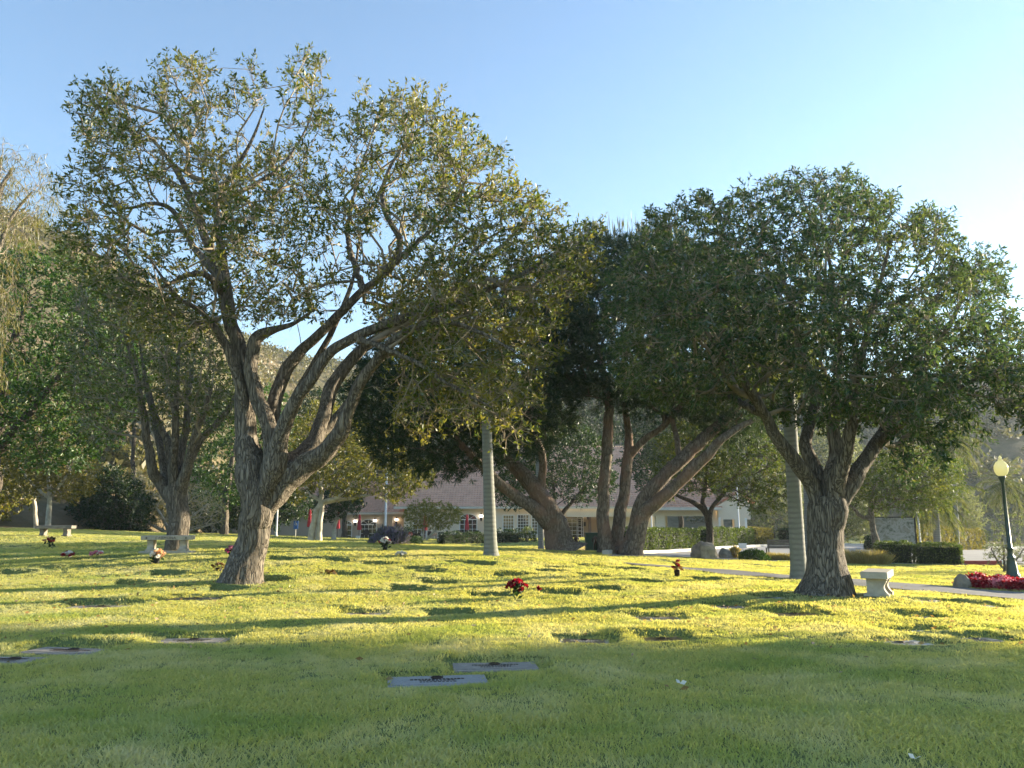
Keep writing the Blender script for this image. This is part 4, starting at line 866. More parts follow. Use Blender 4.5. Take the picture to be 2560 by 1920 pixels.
palm('palm_tree', 'slim palm trunk half hidden behind the right big tree', 42, (2024, 1400), (2006, 940), 18, 15, fl=2.4)
palm('palm_tree', 'palm with pale ringed trunk in front of the clipped ochre hedge', 46, (2345, 1382), (2336, 1246), 17, 15, fl=2.8)
palm('palm_tree', 'taller palm with hanging fronds right of the round tree', 58, (2392, 1370), (2380, 1100), 13, 11, fl=3.2)
palm('palm_tree', 'hazy small palm near the right edge behind the lamp post', 72, (2516, 1345), (2508, 1212), 12, 10, fl=3.4)
# ------------------------------------------------------------------ hillside scrub
r_, rf_, rc_, H_ = hillfac(HILLV[:, 0], HILLV[:, 1])
n = 5200; az = np.radians(rng.uniform(-42, 46, n)); t = rng.uniform(.02, 1.02, n)**.8
rf = np.interp(np.degrees(az), AZ, RF); rc = np.interp(np.degrees(az), AZ, RC); rr = rf+(rc-rf)*t
sx_, sy_ = rr*np.sin(az), rr*np.cos(az); k = n2(sx_, sy_, .045, 61)+.5*n2(sx_, sy_, .12, 62) > -.18+.25*(np.degrees(az) < -20)
sx_, sy_ = sx_[k], sy_[k]; n = len(sx_); sz_ = h0(sx_, sy_); ss = rng.uniform(.5, 1.6, n)
LP = np.stack([sx_, sy_, sz_], -1)[:, None]+rng.normal(size=(n, 34, 3))*(ss[:, None, None]*np.array([.75, .75, .38]))+np.array([0, 0, .4])*ss[:, None, None]
sc = np.repeat(ss, 34)*rng.uniform(.7, 1.3, n*34); v, f = leaves(LP.reshape(-1, 3), rng.normal(size=(n*34, 3))+np.array([0, 0, .4]), .62*sc, .36*sc)
M['scrub'] = leafmat('hill scrub', [(.065, .075, .035), (.10, .105, .05), (.16, .145, .075)], None, .28, (.19, .16, .08), .6, .05)
tag(mesh_np('scrub', v, f, M['scrub']), kind='stuff')

M['dry_leaf'] = leafmat('dry fallen leaves', [(.20, .12, .05), (.30, .20, .09), (.38, .30, .16)], None, .3)
# ------------------------------------------------------------------ grave markers sunk in the lawn
NEARLAB = ['grey granite grave marker, nearest of all, lying in the shaded grass', 'narrow tan grave marker right behind the nearest grey granite one', 'grave marker crossed by shadow stripes, in the sunlit lawn left of centre',
           'half cut-off grave marker at the left edge of the photo', 'long thin grave marker next to the one cut off by the left edge', 'bronze grave marker under a deep dark turf bank, right of the nearest grey one',
           'bronze grave marker in the lawn below and left of the round tree', 'tan grave marker in the lawn halfway between leaning tree and red roses', 'small grave marker in the thin shadow left of the round tree',
           'grey grave marker in the shade at the foot of the round tree', 'small pale grave marker right of the stone bench', 'pale grave marker beside the path, farthest right of the sunlit ones',
           'flat grave marker almost level with the grass, below the pale one by the bench', 'pale grave marker, upper one of the stacked pair low on the right lawn', 'pale grave marker, lower one of the stacked pair low on the right lawn',
           'grave marker sunk in a long dark slot below the round tree', 'small dark grave marker at the right, beside the stacked pale pair', 'dark grave marker slot just right of the bronze one with the deep bank',
           'wide dark grave marker slot in front of the leaning tree trunk', 'grave marker in a ragged brown hollow left of the leaning tree']
PM = {'gray': 'plaq_gray', 'stone': 'plaq_stone', 'stripe': 'plaq_stone', 'pale': 'plaq_pale', 'bronze': 'plaq_bronze', 'dark': 'plaq_bronze'}
def dome(c, r, n=8, k=4): return [(r*math.cos(a), c+r*math.sin(a)) for a in np.linspace(0, math.pi/2, k)]
LMK = [(n_, gpt(a_, b_)) for n_, a_, b_ in (('red rose bunch', 1292, 1497), ('leaning tree trunk', 605, 1452), ('ringed palm trunk', 1228, 1388), ('narrow bronze flower vase', 1693, 1443), ('inscribed bench', 420, 1384), ('round tree trunk', 2068, 1478), ('withered brown bunch', 824, 1436), ('white flowers on the crest', 1002, 1391))]
def far_label(m):
    o_ = sorted(LMK, key=lambda l: math.hypot(l[1][0]-m['x'], (l[1][1]-m['y'])*.8)); (nm, q_), (n2_, q2_) = o_[0], o_[1]; dx, dy = m['x']-q_[0], m['y']-q_[1]
    way = ('right of' if dx > 0 else 'left of') if abs(dx) > abs(dy)*.8 else ('behind' if dy > 0 else 'in front of')
    return f'dark grave slot {way} {nm}, towards {n2_}'
FARLAB = {}
for m in MARK:
    if not m['near']: FARLAB.setdefault(far_label(m), []).append(m)
ORD = {1: [''], 2: [', nearer', ', farther'], 3: [', nearest', ', middle', ', farthest'], 4: [', nearest', ', second nearest', ', second farthest', ', farthest'], 5: [', nearest', ', second nearest', ', middle', ', second farthest', ', farthest']}
for lab_, ms_ in FARLAB.items():
    ms_.sort(key=lambda q_: q_['y'])
    for k_, m in enumerate(ms_): m['lab'] = lab_+(ORD[len(ms_)][k_] if len(ms_) in ORD else '')
slabs = {}
for i, m in enumerate(MARK):
    zb = float(h(np.array([m['x']]), np.array([m['y']]))[0])
    lab = NEARLAB[i] if m['near'] else m['lab']
    t = thing('grave_marker', lab, 'grave marker', (m['x'], m['y'], zb), 'grave markers sunk in the lawn', m['r'])
    a, b = m['w']/2, m['d']/2; key = (m['w'], m['d'], m['st'])
    if key not in slabs:
        q = MB().box(-a, a, -b, b, -.06, .014); o1 = bevel(q.build('slab', M['concrete'] if m['st'] == 'bronze' else M[PM[m['st']]], t), .008)
        q = MB().box(-a+.05, a-.05, -b+.05, b-.05, .0145, .019); o2 = bevel(q.build('plaque', M[PM[m['st']]], t), .005)
        q = MB().lathe([(.06, .019), (.06, .026), (.045, .026), (.042, .021)], (0, b-.12, 0), 14); o3 = q.build('vase_ring', M['bronze'], t, smooth=True)
        slabs[key] = (o1, o2, o3)
        if m['near']:
            q = MB(); rr_ = random.Random(i)
            for row, (hh, wf) in enumerate([(.045, .55), (.022, .36), (.022, .36)]):
                yy = .03-row*.055; x = -a*wf
                while x < a*wf:
                    wl = rr_.uniform(.012, .03); q.box(x, x+wl, yy-hh/2, yy+hh/2, .0192, .022); x += wl+.012
            lt = q.build('raised_border_text', M['bronze'] if m['st'] != 'bronze' else M['concrete'], t); lt.name = 'lettering'; tag(lt, kind='stuff')
    else:
        for o in slabs[key]:
            c = o.copy(); COL.objects.link(c); c.parent = t

# ------------------------------------------------------------------ stone benches
def scroll(w_, z0, z1):
    """S-shaped side profile of a cast bench leg"""
    n = 12; R_ = []
    for k in range(n+1):
        t = k/n; z = z0+(z1-z0)*t; x = w_*(.50-.16*math.sin(math.pi*min(1, t*1.18))**1.0 if t < .8 else .40+.12*math.sin((t-.8)/.2*math.pi)); R_.append((x, z))
    return [(-x, z) for x, z in R_]+[(w_*.40, z) for x, z in R_[::-1]]
def bench(label, px, py, L, W, Hh, rz, plinth=False, text=None, loc=None, mt_='concrete'):
    p = gpt(px, py) if loc is None else loc; z = hz(p[0], p[1]); t = thing('stone_bench', label, 'bench', (p[0], p[1], z-.01), 'cast stone benches on the lawn', rz)
    z0 = 0
    if plinth: bevel(MB().box(-L/2-.02, L/2+.05, -W/2-.06, W/2+.06, -.12, .085).build('plinth', M['concrete'], t), .015); z0 = .086
    bevel(MB().box(-L/2, L/2, -W/2, W/2, Hh-.125, Hh).build('seat', M[mt_], t), .012)
    for s in (-1, 1):
        x = s*(L/2-.26)
        q = MB(); prof = scroll(W*.86, z0+.06, Hh-.127); n_ = len(prof)
        V = [(x-.085, y, zz) for y, zz in prof]+[(x+.085, y, zz) for y, zz in prof]
        q.add(V, [tuple(range(n_)), tuple(range(2*n_-1, n_-1, -1))]+[(i, (i+1) % n_, (i+1) % n_+n_, i+n_) for i in range(n_)])
        q.box(x-.12, x+.12, -W*.47, W*.47, z0-.03, z0+.06)
        q.build('leg', M[mt_], t)
    if text:
        cu = bpy.data.curves.new('inscription', 'FONT'); cu.body = text; cu.size = .105; cu.align_x = 'CENTER'; cu.align_y = 'CENTER'; cu.extrude = .002; cu.space_character = 1.15; cu.materials.append(M['letters'])
        tmp = link(bpy.data.objects.new('inscription', cu)); bpy.context.view_layer.update(); me_ = bpy.data.meshes.new_from_object(tmp.evaluated_get(bpy.context.evaluated_depsgraph_get())); bpy.data.objects.remove(tmp)
        o = link(bpy.data.objects.new('inscription', me_)); o.parent = t; o.location = (-.02, -W/2-.002, Hh-.066); o.rotation_euler = (R(90), 0, 0)
        for s in (-1, 1):
            q = MB()
            for k in range(5):
                a = k*1.2566; q.tube([(s*.55+s*.0, -W/2-.004, Hh-.066), (s*.55+.03*math.cos(a), -W/2-.006, Hh-.066+.035*math.sin(a))], [.012, .004], 5)
            q.build('ornament', M['letters'], t)
    return t
p = gpt(418, 1384)
bench('inscribed pale stone bench with plinth, in front of the vase-shaped tree', 0, 0, 1.42, .44, .535, R(9), True, 'CARMONA', loc=p)
p = gpt(137, 1341); bench('far small stone bench near the bare slope at the left', 0, 0, 1.45, .42, .45, R(4), loc=p, mt_='concrete_shaded')
p = gpt(2190, 1494); bench('stone bench seen end-on beside the round tree', 0, 0, 1.15, .45, .46, R(59), loc=np.array([p[0]+.29, p[1]+.50, 0]))

# ------------------------------------------------------------------ flowers on the lawn
def bloom_mesh(r, m, seed):
    g = np.random.default_rng(seed); P, D, L, W_ = [], [], [], []
    for ring_, (n_, tl, ll) in enumerate([(4, .25, .8), (6, .7, 1.0), (8, 1.15, 1.05)]):
        for k in range(n_):
            a = 6.283*(k+.5*ring_)/n_+g.normal()*.1; P.append((0, 0, -r*.3)); D.append((math.cos(a)*math.sin(tl), math.sin(a)*math.sin(tl), math.cos(tl))); L.append(r*1.35*ll); W_.append(r*1.15)
    v, f = leaves(np.array(P, float), np.array(D, float), np.array(L), np.array(W_), .5); o = mesh_np('flower', v, f, m, link_it=False); return o.data
BL = {}
def bouquet(name, label, px, py, cols, n, r, hgt, spread, vase=None, cat='flowers', leafn=24, tall=1.0, lf='leaf_dark', squash=1.0, group='flowers left on graves'):
    p = gpt(px, py); z = hz(p[0], p[1]); t = thing(name, label, cat, (p[0], p[1], z), group); g = random.Random(px)
    q = MB(); heads = []
    for k in range(n):
        a = k*2.399; rr = spread*math.sqrt((k+.6)/n); heads.append((rr*math.cos(a), rr*math.sin(a)*.8, hgt*(1-.45*(rr/spread)**2*squash)+g.uniform(-.02, .02)))
        q.tube([(0, 0, hgt*.1), (rr*.35*math.cos(a), rr*.3*math.sin(a), hgt*.55), heads[-1]], [.006, .005, .004], 4)
    q.build('stems', M['leaf_dark'], t)
    if vase: MB().lathe([(.045, -.02), (.06, .02), (.075, hgt*.3), (.07, hgt*.42), (.085, hgt*.46)], (0, 0, 0), 12).build('vase', M[vase], t, smooth=True)
    if leafn:
        P = np.array([[g.uniform(-1, 1)*spread*.6, g.uniform(-1, 1)*spread*.5, g.uniform(.2, .8)*hgt] for _ in range(leafn)]); D = rng.normal(size=P.shape)+np.array([0, 0, .3])
        v, f = leaves(P, D, .12*hgt/.3, .06*hgt/.3); mesh_np('leaves', v, f, M[lf], t)
    for k, hd in enumerate(heads):
        c = cols[k % len(cols)]; key = (c, round(r, 3), k % 3)
        if key not in BL: BL[key] = bloom_mesh(r, M[c], len(BL))
        o = link(bpy.data.objects.new('flower', BL[key])); o.parent = t; o.location = hd; o.rotation_euler = (g.uniform(-.7, .7), g.uniform(-.7, .7), g.uniform(0, 6))
    return t
bouquet('rose_bouquet', 'bunch of dark red roses standing in the middle of the sunlit lawn', 1292, 1497, ['fl_crimson'], 11, .052, .34, .20, None, leafn=46)
bouquet('single_rose', 'single red rose standing right of the rose bunch', 1345, 1490, ['fl_red'], 1, .05, .22, .02, None, leafn=6)
bouquet('flower_bunch', 'wilting bunch with one red flower left of the inscribed bench, farthest back', 122, 1371, ['fl_brown', 'fl_peach', 'fl_red'], 7, .06, .36, .2, None, leafn=26)
bouquet('flower_bunch', 'white and bright red flowers low in the grass, left of the inscribed bench', 170, 1396, ['fl_white', 'fl_red'], 8, .07, .16, .17, None, leafn=8)
bouquet('flower_bunch', 'white and pink flowers low in the grass, left of the inscribed bench', 242, 1392, ['fl_white', 'fl_pink', 'fl_pink'], 8, .06, .14, .2, None, leafn=8)
bouquet('flower_vase', 'peach flowers in a black vase in front of the inscribed bench', 391, 1411, ['fl_peach', 'fl_white', 'fl_peach'], 12, .062, .36, .2, 'dark_metal', leafn=20)
bouquet('flower_bunch', 'magenta and pink flowers half hidden behind the leaning tree trunk', 577, 1398, ['fl_magenta', 'fl_magenta', 'fl_pink'], 9, .06, .34, .16, None, leafn=16)
bouquet('flower_bunch', 'small withered bunch in the grass left of the leaning tree trunk', 546, 1430, ['fl_brown', 'dry_grass'], 6, .05, .22, .16, 'dark_metal', leafn=18, lf='dry_grass')
bouquet('flower_bunch', 'withered brown bunch lying in the grass right of the leaning tree', 824, 1436, ['fl_brown'], 7, .06, .16, .2, None, leafn=16, lf='dry_grass')
bouquet('flower_arrangement', 'dome of white and red flowers on dark foliage before the flagpole', 963, 1376, ['fl_white', 'fl_white', 'fl_crimson'], 18, .055, .38, .17, 'dark_metal', leafn=40, squash=.7)
bouquet('flower_bunch', 'bunch of white flowers lying on the crest of the lawn', 1002, 1391, ['fl_white'], 12, .045, .13, .16, None, leafn=10)
bouquet('flower_vase', 'tall narrow bronze vase with drooping dark red flowers on the lawn', 1693, 1443, ['fl_crimson', 'fl_brown'], 5, .055, .40, .09, 'bronze', leafn=10, lf='fl_brown')

# ------------------------------------------------------------------ lamp post, flower bed, boulders
p = gpt(2533, 1449); z = hz(p[0], p[1])
lp = thing('lamp_post', 'dark green lamp post with pale acorn globe at the right edge', 'street lamp', (p[0], p[1], z))
MB().lathe([(.42, -.1), (.42, .06), (.40, .08)], n=24).build('footing', M['concrete'], lp)
MB().lathe([(.20, .08), (.205, .14), (.17, .17), (.155, .30), (.13, .52), (.105, .62), (.12, .65), (.12, .68), (.085, .72), (.078, .90), (.095, .92), (.095, .96), (.064, 1.0), (.052, 2.2), (.045, 2.98), (.06, 3.0), (.06, 3.03), (.09, 3.10), (.105, 3.16), (.105, 3.19)], n=20).build('pole', M['green_metal'], lp, smooth=True)
MB().lathe([(.09, 3.19), (.15, 3.24), (.195, 3.34), (.205, 3.43), (.19, 3.53), (.145, 3.62), (.085, 3.665), (.065, 3.68)], n=24).build('globe', M['globe'], lp, smooth=True)
MB().lathe([(.07, 3.68), (.075, 3.70), (.05, 3.72), (.04, 3.75), (.055, 3.77), (.03, 3.81), (.008, 3.84)], n=14).build('finial', M['globe'], lp, smooth=True)
def rock(name, label, px, py, w_, d_, hh, seed, Y=None, mm='rock', cat='boulder'):
    p = gpt(px, py); z = hz(p[0], p[1]); bmv = []; n1, n2_ = 22, 12
    for j in range(n2_+1):
        ph = math.pi*j/n2_
        for k in range(n1):
            a = 6.2832*k/n1; bmv.append((math.sin(ph)*math.cos(a), math.sin(ph)*math.sin(a), math.cos(ph)))
    Vv = np.array(bmv); dsp = 1+.30*vnoise(Vv*1.4+seed*3.1, seed)+.12*vnoise(Vv*3.4+seed, seed+1)+.04*vnoise(Vv*9, seed+2); Vv = Vv*dsp[:, None]*np.array([w_/2, d_/2, hh*.72])+np.array([0, 0, hh*.30])
    F = [(j*n1+k, j*n1+(k+1) % n1, (j+1)*n1+(k+1) % n1, (j+1)*n1+k) for j in range(n2_) for k in range(n1)]
    o = mesh_np(name, Vv, F, M[mm], smooth=False); o.location = (p[0], p[1], z); return tag(o, label, cat)
rock('boulder', 'tall brown boulder on the lawn edge beside the black forked trunk', 1762, 1397, 1.05, .8, .72, 3)
rock('boulder', 'lower rounded boulder right of the black forked trunk', 1814, 1396, .62, .5, .42, 5)
rock('boulder', 'pale ribbed boulder at the left end of the red flower bed', 2407, 1470, .40, .36, .33, 8)
rock('boulder', 'low brown boulder between red flowers and lamp post', 2500, 1452, .40, .3, .2, 9)
b0 = gpt(2412, 1472); b1 = gpt(2640, 1483)
n = 1500; t_ = rng.uniform(0, 1, n); bx = b0[0]+.2+(b1[0]-b0[0])*t_; by = b0[1]+.10+(b1[1]-b0[1])*t_+rng.uniform(0, 1.15, n)*np.clip(.5+t_, 0, 1)
ok = ~((np.abs(bx-lp.location.x) < .45) & (np.abs(by-lp.location.y) < .45)); bx, by = bx[ok], by[ok]
mound = .20*(1+.45*n2(bx, by, 2.6, 71)); zz = h(bx, by)+mound*rng.uniform(.55, 1.05, len(bx))
mk = n2(bx, by, 3.1, 72) > .30; red = ~mk
for nm, s_, mt_ in (('red_flowers', red, 'fl_red'), ('pale_flowers', mk, 'fl_pink')):
    P = np.repeat(np.stack([bx[s_], by[s_], zz[s_]], -1), 12, 0)+rng.normal(size=(s_.sum()*12, 3))*.03; v, f = leaves(P, rng.normal(size=P.shape)+np.array([0, -.3, .5]), .06, .055); tag(mesh_np(nm, v, f, M[mt_]), kind='stuff')
P = np.repeat(np.stack([bx, by, zz-.07], -1), 8, 0)+rng.normal(size=(len(bx)*8, 3))*.05; v, f = leaves(P, rng.normal(size=P.shape), .08, .05); tag(mesh_np('bed_foliage', v, f, M['fl_crimson']), kind='stuff')

# ------------------------------------------------------------------ hedges, shrubs, ornamental grass
def hedge(name, label, pxa, pya, pxb, pyb, hgt, dep, leaf, seed, L=.075, dens=420, group=None, cat='hedge', rnd=.12, lump=.06):
    """clipped hedge whose near foot runs between two points of the ground"""
    a, b = gpt(pxa, pya), gpt(pxb, pyb); a, b = a[:2], b[:2]; ln = np.linalg.norm(b-a); d = (b-a)/ln; nrm = np.array([-d[1], d[0]])
    c = (a+b)/2; z = hz(c[0], c[1]); t = thing(name, label, cat, (c[0], c[1], z), group)
    def mapp(u, v, w_):
        xy = a[None]+d[None]*u[:, None]+nrm[None]*v[:, None]; return np.column_stack([xy, h(xy[:, 0], xy[:, 1])+w_])
    S_ = [(ln*hgt, 0), (ln*dep, 1), (dep*hgt, 2), (dep*hgt, 3), (ln*hgt, 4)]
    PP, NN = [], []
    for ar, k in S_:
        n = int(ar*dens)+20; u, v, w_ = rng.uniform(0, ln, n), rng.uniform(0, dep, n), rng.uniform(0, hgt, n)
        nn_ = np.zeros((n, 3))
        if k == 0: v[:] = 0; nn_[:, :2] = -nrm
        elif k == 1: w_[:] = hgt; nn_[:, 2] = 1
        elif k == 2: u[:] = 0; nn_[:, :2] = -d
        elif k == 3: u[:] = ln; nn_[:, :2] = d
        else: v[:] = dep; nn_[:, :2] = nrm
        q_ = mapp(u, v, w_); lm = vnoise(q_*1.9, seed)*lump+vnoise(q_*5, seed+1)*lump*.6
        e = np.minimum(np.minimum(u, ln-u), 9); ez = np.minimum(hgt-w_, 9); ev = np.minimum(v, dep-v)
        q_ = q_+nn_*lm[:, None]+nn_*(-rng.exponential(.035, n))[:, None]
        q_[:, 2] -= rnd*np.exp(-np.minimum(e, ev if k == 1 else e)/.1)*(w_ > hgt*.6)*.6
        PP.append(q_); NN.append(nn_)
    PP, NN = np.vstack(PP), np.vstack(NN); D = NN*.5+rng.normal(size=PP.shape)*.7+np.array([0, 0, .35]); s_ = rng.uniform(.7, 1.3, len(PP))
    v, f = leaves(PP, D, L*s_, L*.55*s_); mesh_np('foliage', v, f, M[leaf], t, np.array(t.location))
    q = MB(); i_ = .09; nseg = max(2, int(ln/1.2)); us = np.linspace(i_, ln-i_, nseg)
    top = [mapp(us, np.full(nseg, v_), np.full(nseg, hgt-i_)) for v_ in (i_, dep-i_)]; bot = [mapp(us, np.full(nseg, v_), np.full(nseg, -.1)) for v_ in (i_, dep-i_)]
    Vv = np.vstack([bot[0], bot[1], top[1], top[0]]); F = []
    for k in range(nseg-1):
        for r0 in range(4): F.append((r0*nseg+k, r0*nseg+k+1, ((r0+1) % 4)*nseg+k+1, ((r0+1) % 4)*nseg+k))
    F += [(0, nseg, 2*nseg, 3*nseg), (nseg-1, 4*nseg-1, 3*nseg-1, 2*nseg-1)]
    mesh_np('dark_core', Vv, F, M['hedge_core'], t, np.array(t.location)); return t  # added solid dark core that darkens the gaps between the leaves
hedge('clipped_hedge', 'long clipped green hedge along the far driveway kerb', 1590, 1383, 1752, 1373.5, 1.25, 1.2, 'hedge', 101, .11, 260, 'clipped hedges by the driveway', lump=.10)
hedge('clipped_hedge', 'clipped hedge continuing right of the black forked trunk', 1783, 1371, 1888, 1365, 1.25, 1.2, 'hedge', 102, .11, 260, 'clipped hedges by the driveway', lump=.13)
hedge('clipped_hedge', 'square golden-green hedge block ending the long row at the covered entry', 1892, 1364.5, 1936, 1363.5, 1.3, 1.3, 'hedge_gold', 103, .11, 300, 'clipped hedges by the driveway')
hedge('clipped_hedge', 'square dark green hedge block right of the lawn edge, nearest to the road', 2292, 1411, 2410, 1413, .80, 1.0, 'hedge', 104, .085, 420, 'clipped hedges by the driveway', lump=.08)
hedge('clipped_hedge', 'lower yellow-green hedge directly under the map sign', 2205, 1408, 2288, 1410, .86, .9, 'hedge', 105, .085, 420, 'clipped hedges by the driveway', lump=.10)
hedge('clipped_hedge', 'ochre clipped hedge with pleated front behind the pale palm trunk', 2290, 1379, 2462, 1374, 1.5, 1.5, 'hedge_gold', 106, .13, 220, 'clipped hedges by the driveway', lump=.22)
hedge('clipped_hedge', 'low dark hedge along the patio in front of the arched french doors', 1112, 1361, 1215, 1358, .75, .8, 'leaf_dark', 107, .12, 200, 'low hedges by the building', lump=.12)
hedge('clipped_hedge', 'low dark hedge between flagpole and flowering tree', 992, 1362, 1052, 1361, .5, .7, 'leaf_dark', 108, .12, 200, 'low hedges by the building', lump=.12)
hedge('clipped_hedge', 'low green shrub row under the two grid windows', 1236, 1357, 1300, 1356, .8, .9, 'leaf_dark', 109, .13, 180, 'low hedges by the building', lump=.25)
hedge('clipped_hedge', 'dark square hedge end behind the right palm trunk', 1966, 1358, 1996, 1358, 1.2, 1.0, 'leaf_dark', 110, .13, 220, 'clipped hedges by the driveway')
def shrub(name, label, px, py, w_, hh, leaf, n, L, seed, group=None, up=.5, dep=None):
    p = gpt(px, py); z = hz(p[0], p[1]); t = thing(name, label, 'shrub', (p[0], p[1], z), group); dep = dep or w_*.8
    u = rng.normal(size=(n, 3)); u /= np.linalg.norm(u, axis=1)[:, None]; u[:, 2] = np.abs(u[:, 2]); rr_ = rng.uniform(.55, 1, n)[:, None]**.5
    P = u*rr_*np.array([w_/2, dep/2, hh*.92]); P = P*(1+.22*vnoise(P*3/max(w_, .5)*1.6, seed)[:, None]); D = u*.8+rng.normal(size=P.shape)*.6+np.array([0, 0, up]); s_ = rng.uniform(.7, 1.3, n)
    v, f = leaves(P, D, L*s_, L*.4*s_); mesh_np('foliage', v, f, M[leaf], t)
    q = MB()
    for k in range(9):
        a = k*2.4; q.tube([(0, 0, -.05), (w_*.12*math.cos(a), dep*.12*math.sin(a), hh*.3), (w_*.3*math.cos(a), dep*.3*math.sin(a), hh*.7)], [.03, .02, .008], 5)
    q.build('stems', M['twig_dark'], t); return t
shrub('lavender_shrub', 'purple lavender shrub at the foot of the white flagpole', 974, 1361, 1.6, .72, 'lavender', 1500, .17, 201, up=1.2)
shrub('rounded_shrub', 'low dark green rounded shrub in front of the wooden bench', 1886, 1401, 1.25, .48, 'leaf_vivid', 2600, .09, 202)
shrub('rounded_shrub', 'small straggly shrub under the rightmost grid window', 1318, 1355, 1.6, 1.2, 'leaf_mid', 900, .16, 203)
shrub('rounded_shrub', 'bushy green shrub left of the aerial map sign base', 2236, 1398, 1.3, .85, 'hedge', 1500, .11, 204)
shrub('dark_conifer', 'narrow dark upright shrub left of the trunk before the map sign', 2172, 1375, .45, 1.0, 'leaf_dark', 1200, .12, 205)
shrub('rounded_shrub', 'brown-green tuft beside the low boulder', 1838, 1397, .5, .5, 'dry_grass', 500, .15, 206)
def ograss(label, px, py, w_, hh, seed, leaf='dry_grass'):
    p = gpt(px, py); z = hz(p[0], p[1]); n = 700; t = np.zeros(0)
    P = np.column_stack([rng.normal(size=n)*w_*.16, rng.normal(size=n)*w_*.12, np.zeros(n)-.03]); D = P*np.array([2.2, 2.2, 0])/w_+rng.normal(size=P.shape)*.22+np.array([0, 0, 1])
    v, f = leaves(P, D, rng.uniform(.6, 1.15, n)*hh, .022); o = mesh_np('ornamental_grass', v, f, M[leaf]); o.location = (p[0], p[1], z)
    tag(o, label, 'ornamental grass', 'dry ornamental grasses by the driveway')
for k, (px, py, nm) in enumerate([(2112, 1408, 'dry ornamental grass clump touching the round tree trunk, first of the row'), (2140, 1409, 'dry ornamental grass clump, second right of the round tree trunk'), (2168, 1410, 'dry ornamental grass clump, third right of the round tree trunk'),
                                  (2198, 1411, 'dry ornamental grass clump next to the yellow-green hedge'), (1950, 1402, 'dry ornamental grass clump before the wooden bench'), (1975, 1403, 'dry ornamental grass clump left of the thick palm trunk'), (1926, 1400, 'short dry grass clump right of the low rounded shrub')]):
    ograss(nm, px, py, .8, .62 if px > 2000 else .38, 300+k)

# ------------------------------------------------------------------ map sign, bench, small signs, poles
def orient(o, px, py):
    o.rotation_euler.z = 0
def mapmat():
    m, t, o = newmat('printed aerial map'); tc = t.nodes.new('ShaderNodeTexCoord'); v = tc.outputs['Object']
    n = noise(t, 1.9, 6, v, .62, .8); k = noise(t, 6, 5, v, .6)
    col = ramp(t, n, [(.04, .06, .045), (.10, .125, .10), (.30, .32, .32), (.13, .15, .12), (.24, .23, .21)], [.30, .43, .52, .58, .70]); col = mixc(t, ramp(t, k, [(0, 0, 0), (.7,)*3], [.45, .6]), col, (.27, .29, .29))
    pbsdf(t, o, col, .35); return m
M['map'] = mapmat()
p = at(2238, 1375, 42.5); z = hz(p[0], p[1]); ms = thing('map_sign', 'large black-framed board printed with an aerial view of the grounds', 'sign', (p[0], p[1], z), rz=R(-6))
wv_, z0, z1 = 2.2, .32, 2.05
MB().box(-wv_/2, wv_/2, -.02, .02, z0, z1).build('panel', M['map'], ms)
q = MB(); q.box(-wv_/2-.05, wv_/2+.05, -.04, .04, z1, z1+.06).box(-wv_/2-.05, wv_/2+.05, -.04, .04, z0-.06, z0); q.build('frame', M['dark_metal'], ms)
for s in (-1, 1): MB().box(s*(wv_/2+.03)-.035, s*(wv_/2+.03)+.035, -.041, .041, -.2, z1+.03).build('post', M['dark_metal'], ms)
q = MB(); q.box(-wv_/2+.15, -wv_/2+1.0, -.024, -.0205, z0+.12, z0+.26).box(wv_/2-.55, wv_/2-.2, -.024, -.0205, z0+.1, z0+.42); q.build('legend_panel', M['glass'], ms)
p = gpt(1953, 1391); z = hz(p[0], p[1]); wb = thing('wooden_bench', 'weathered slatted bench seen from behind, left of the thick palm trunk', 'bench', (p[0], p[1], z), rz=R(-4))
for k in range(4): MB().box(-.72, .72, -.24, -.21, .44+k*.105, .53+k*.105).build('back_slat', M['wood_gray'], wb)
for k in range(4): MB().box(-.72, .72, -.19+k*.11, -.10+k*.11, .40, .43).build('seat_slat', M['wood_gray'], wb)
for s in (-1, 1):
    for yy, hh in ((-.205, .86), (.22, .40)): MB().box(s*.66-.03, s*.66+.03, yy-.03, yy+.03, -.06, hh).build('leg', M['wood_gray'], wb)
bevel(MB().box(-.8, .8, -.4, .5, -.1, .10).build('footing', M['granite_pale'], wb), .02)
def plate_sign(name, label, px, py, pw, ph, z0, m, pole='white', tilt=0, cat='sign', Y=None, rz=0, thick=.02, sub=None):
    p = gpt(px, py) if Y is None else at(px, py, Y); z = hz(p[0], p[1]); t = thing(name, label, cat, (p[0], p[1], z), rz=rz)
    o = bevel(MB().box(-pw/2, pw/2, -thick, thick, z0, z0+ph).build('panel', M[m], t), .006)
    q = MB(); q.tube([(0, thick+.02, -.2), (0, thick+.02, z0+ph*.9)], .025, 8); q.build('post', M[pole], t); return t
plate_sign('small_sign', 'small white sign plate standing low before the golden hedge block', 1857, 1374, .52, .30, .10, 'white')
bs = plate_sign('parking_sign', 'blue parking sign on a thin post before the tan wall', 738, 1346, .42, .72, .72, 'sign_blue', Y=70)
q = MB(); q.lathe([(.05, 0), (.05, .02)], (0, 0, 0), 10); 
def wheelchair(t, zc, y):
    q = MB(); q.tube([(.0+.09*math.cos(a), y, zc-.06+.09*math.sin(a)) for a in np.linspace(-3.6, 1.0, 14)], .014, 5)
    q.tube([(-.03, y, zc+.12), (-.01, y, zc-.02), (.08, y, zc-.03), (.12, y, zc-.14)], .017, 5); q.lathe([(.005, -.03), (.03, 0), (.005, .03)], (-.035, y, zc+.17), 8); q.build('wheelchair_symbol', M['white'], t)
wheelchair(bs, 1.22, -.03)
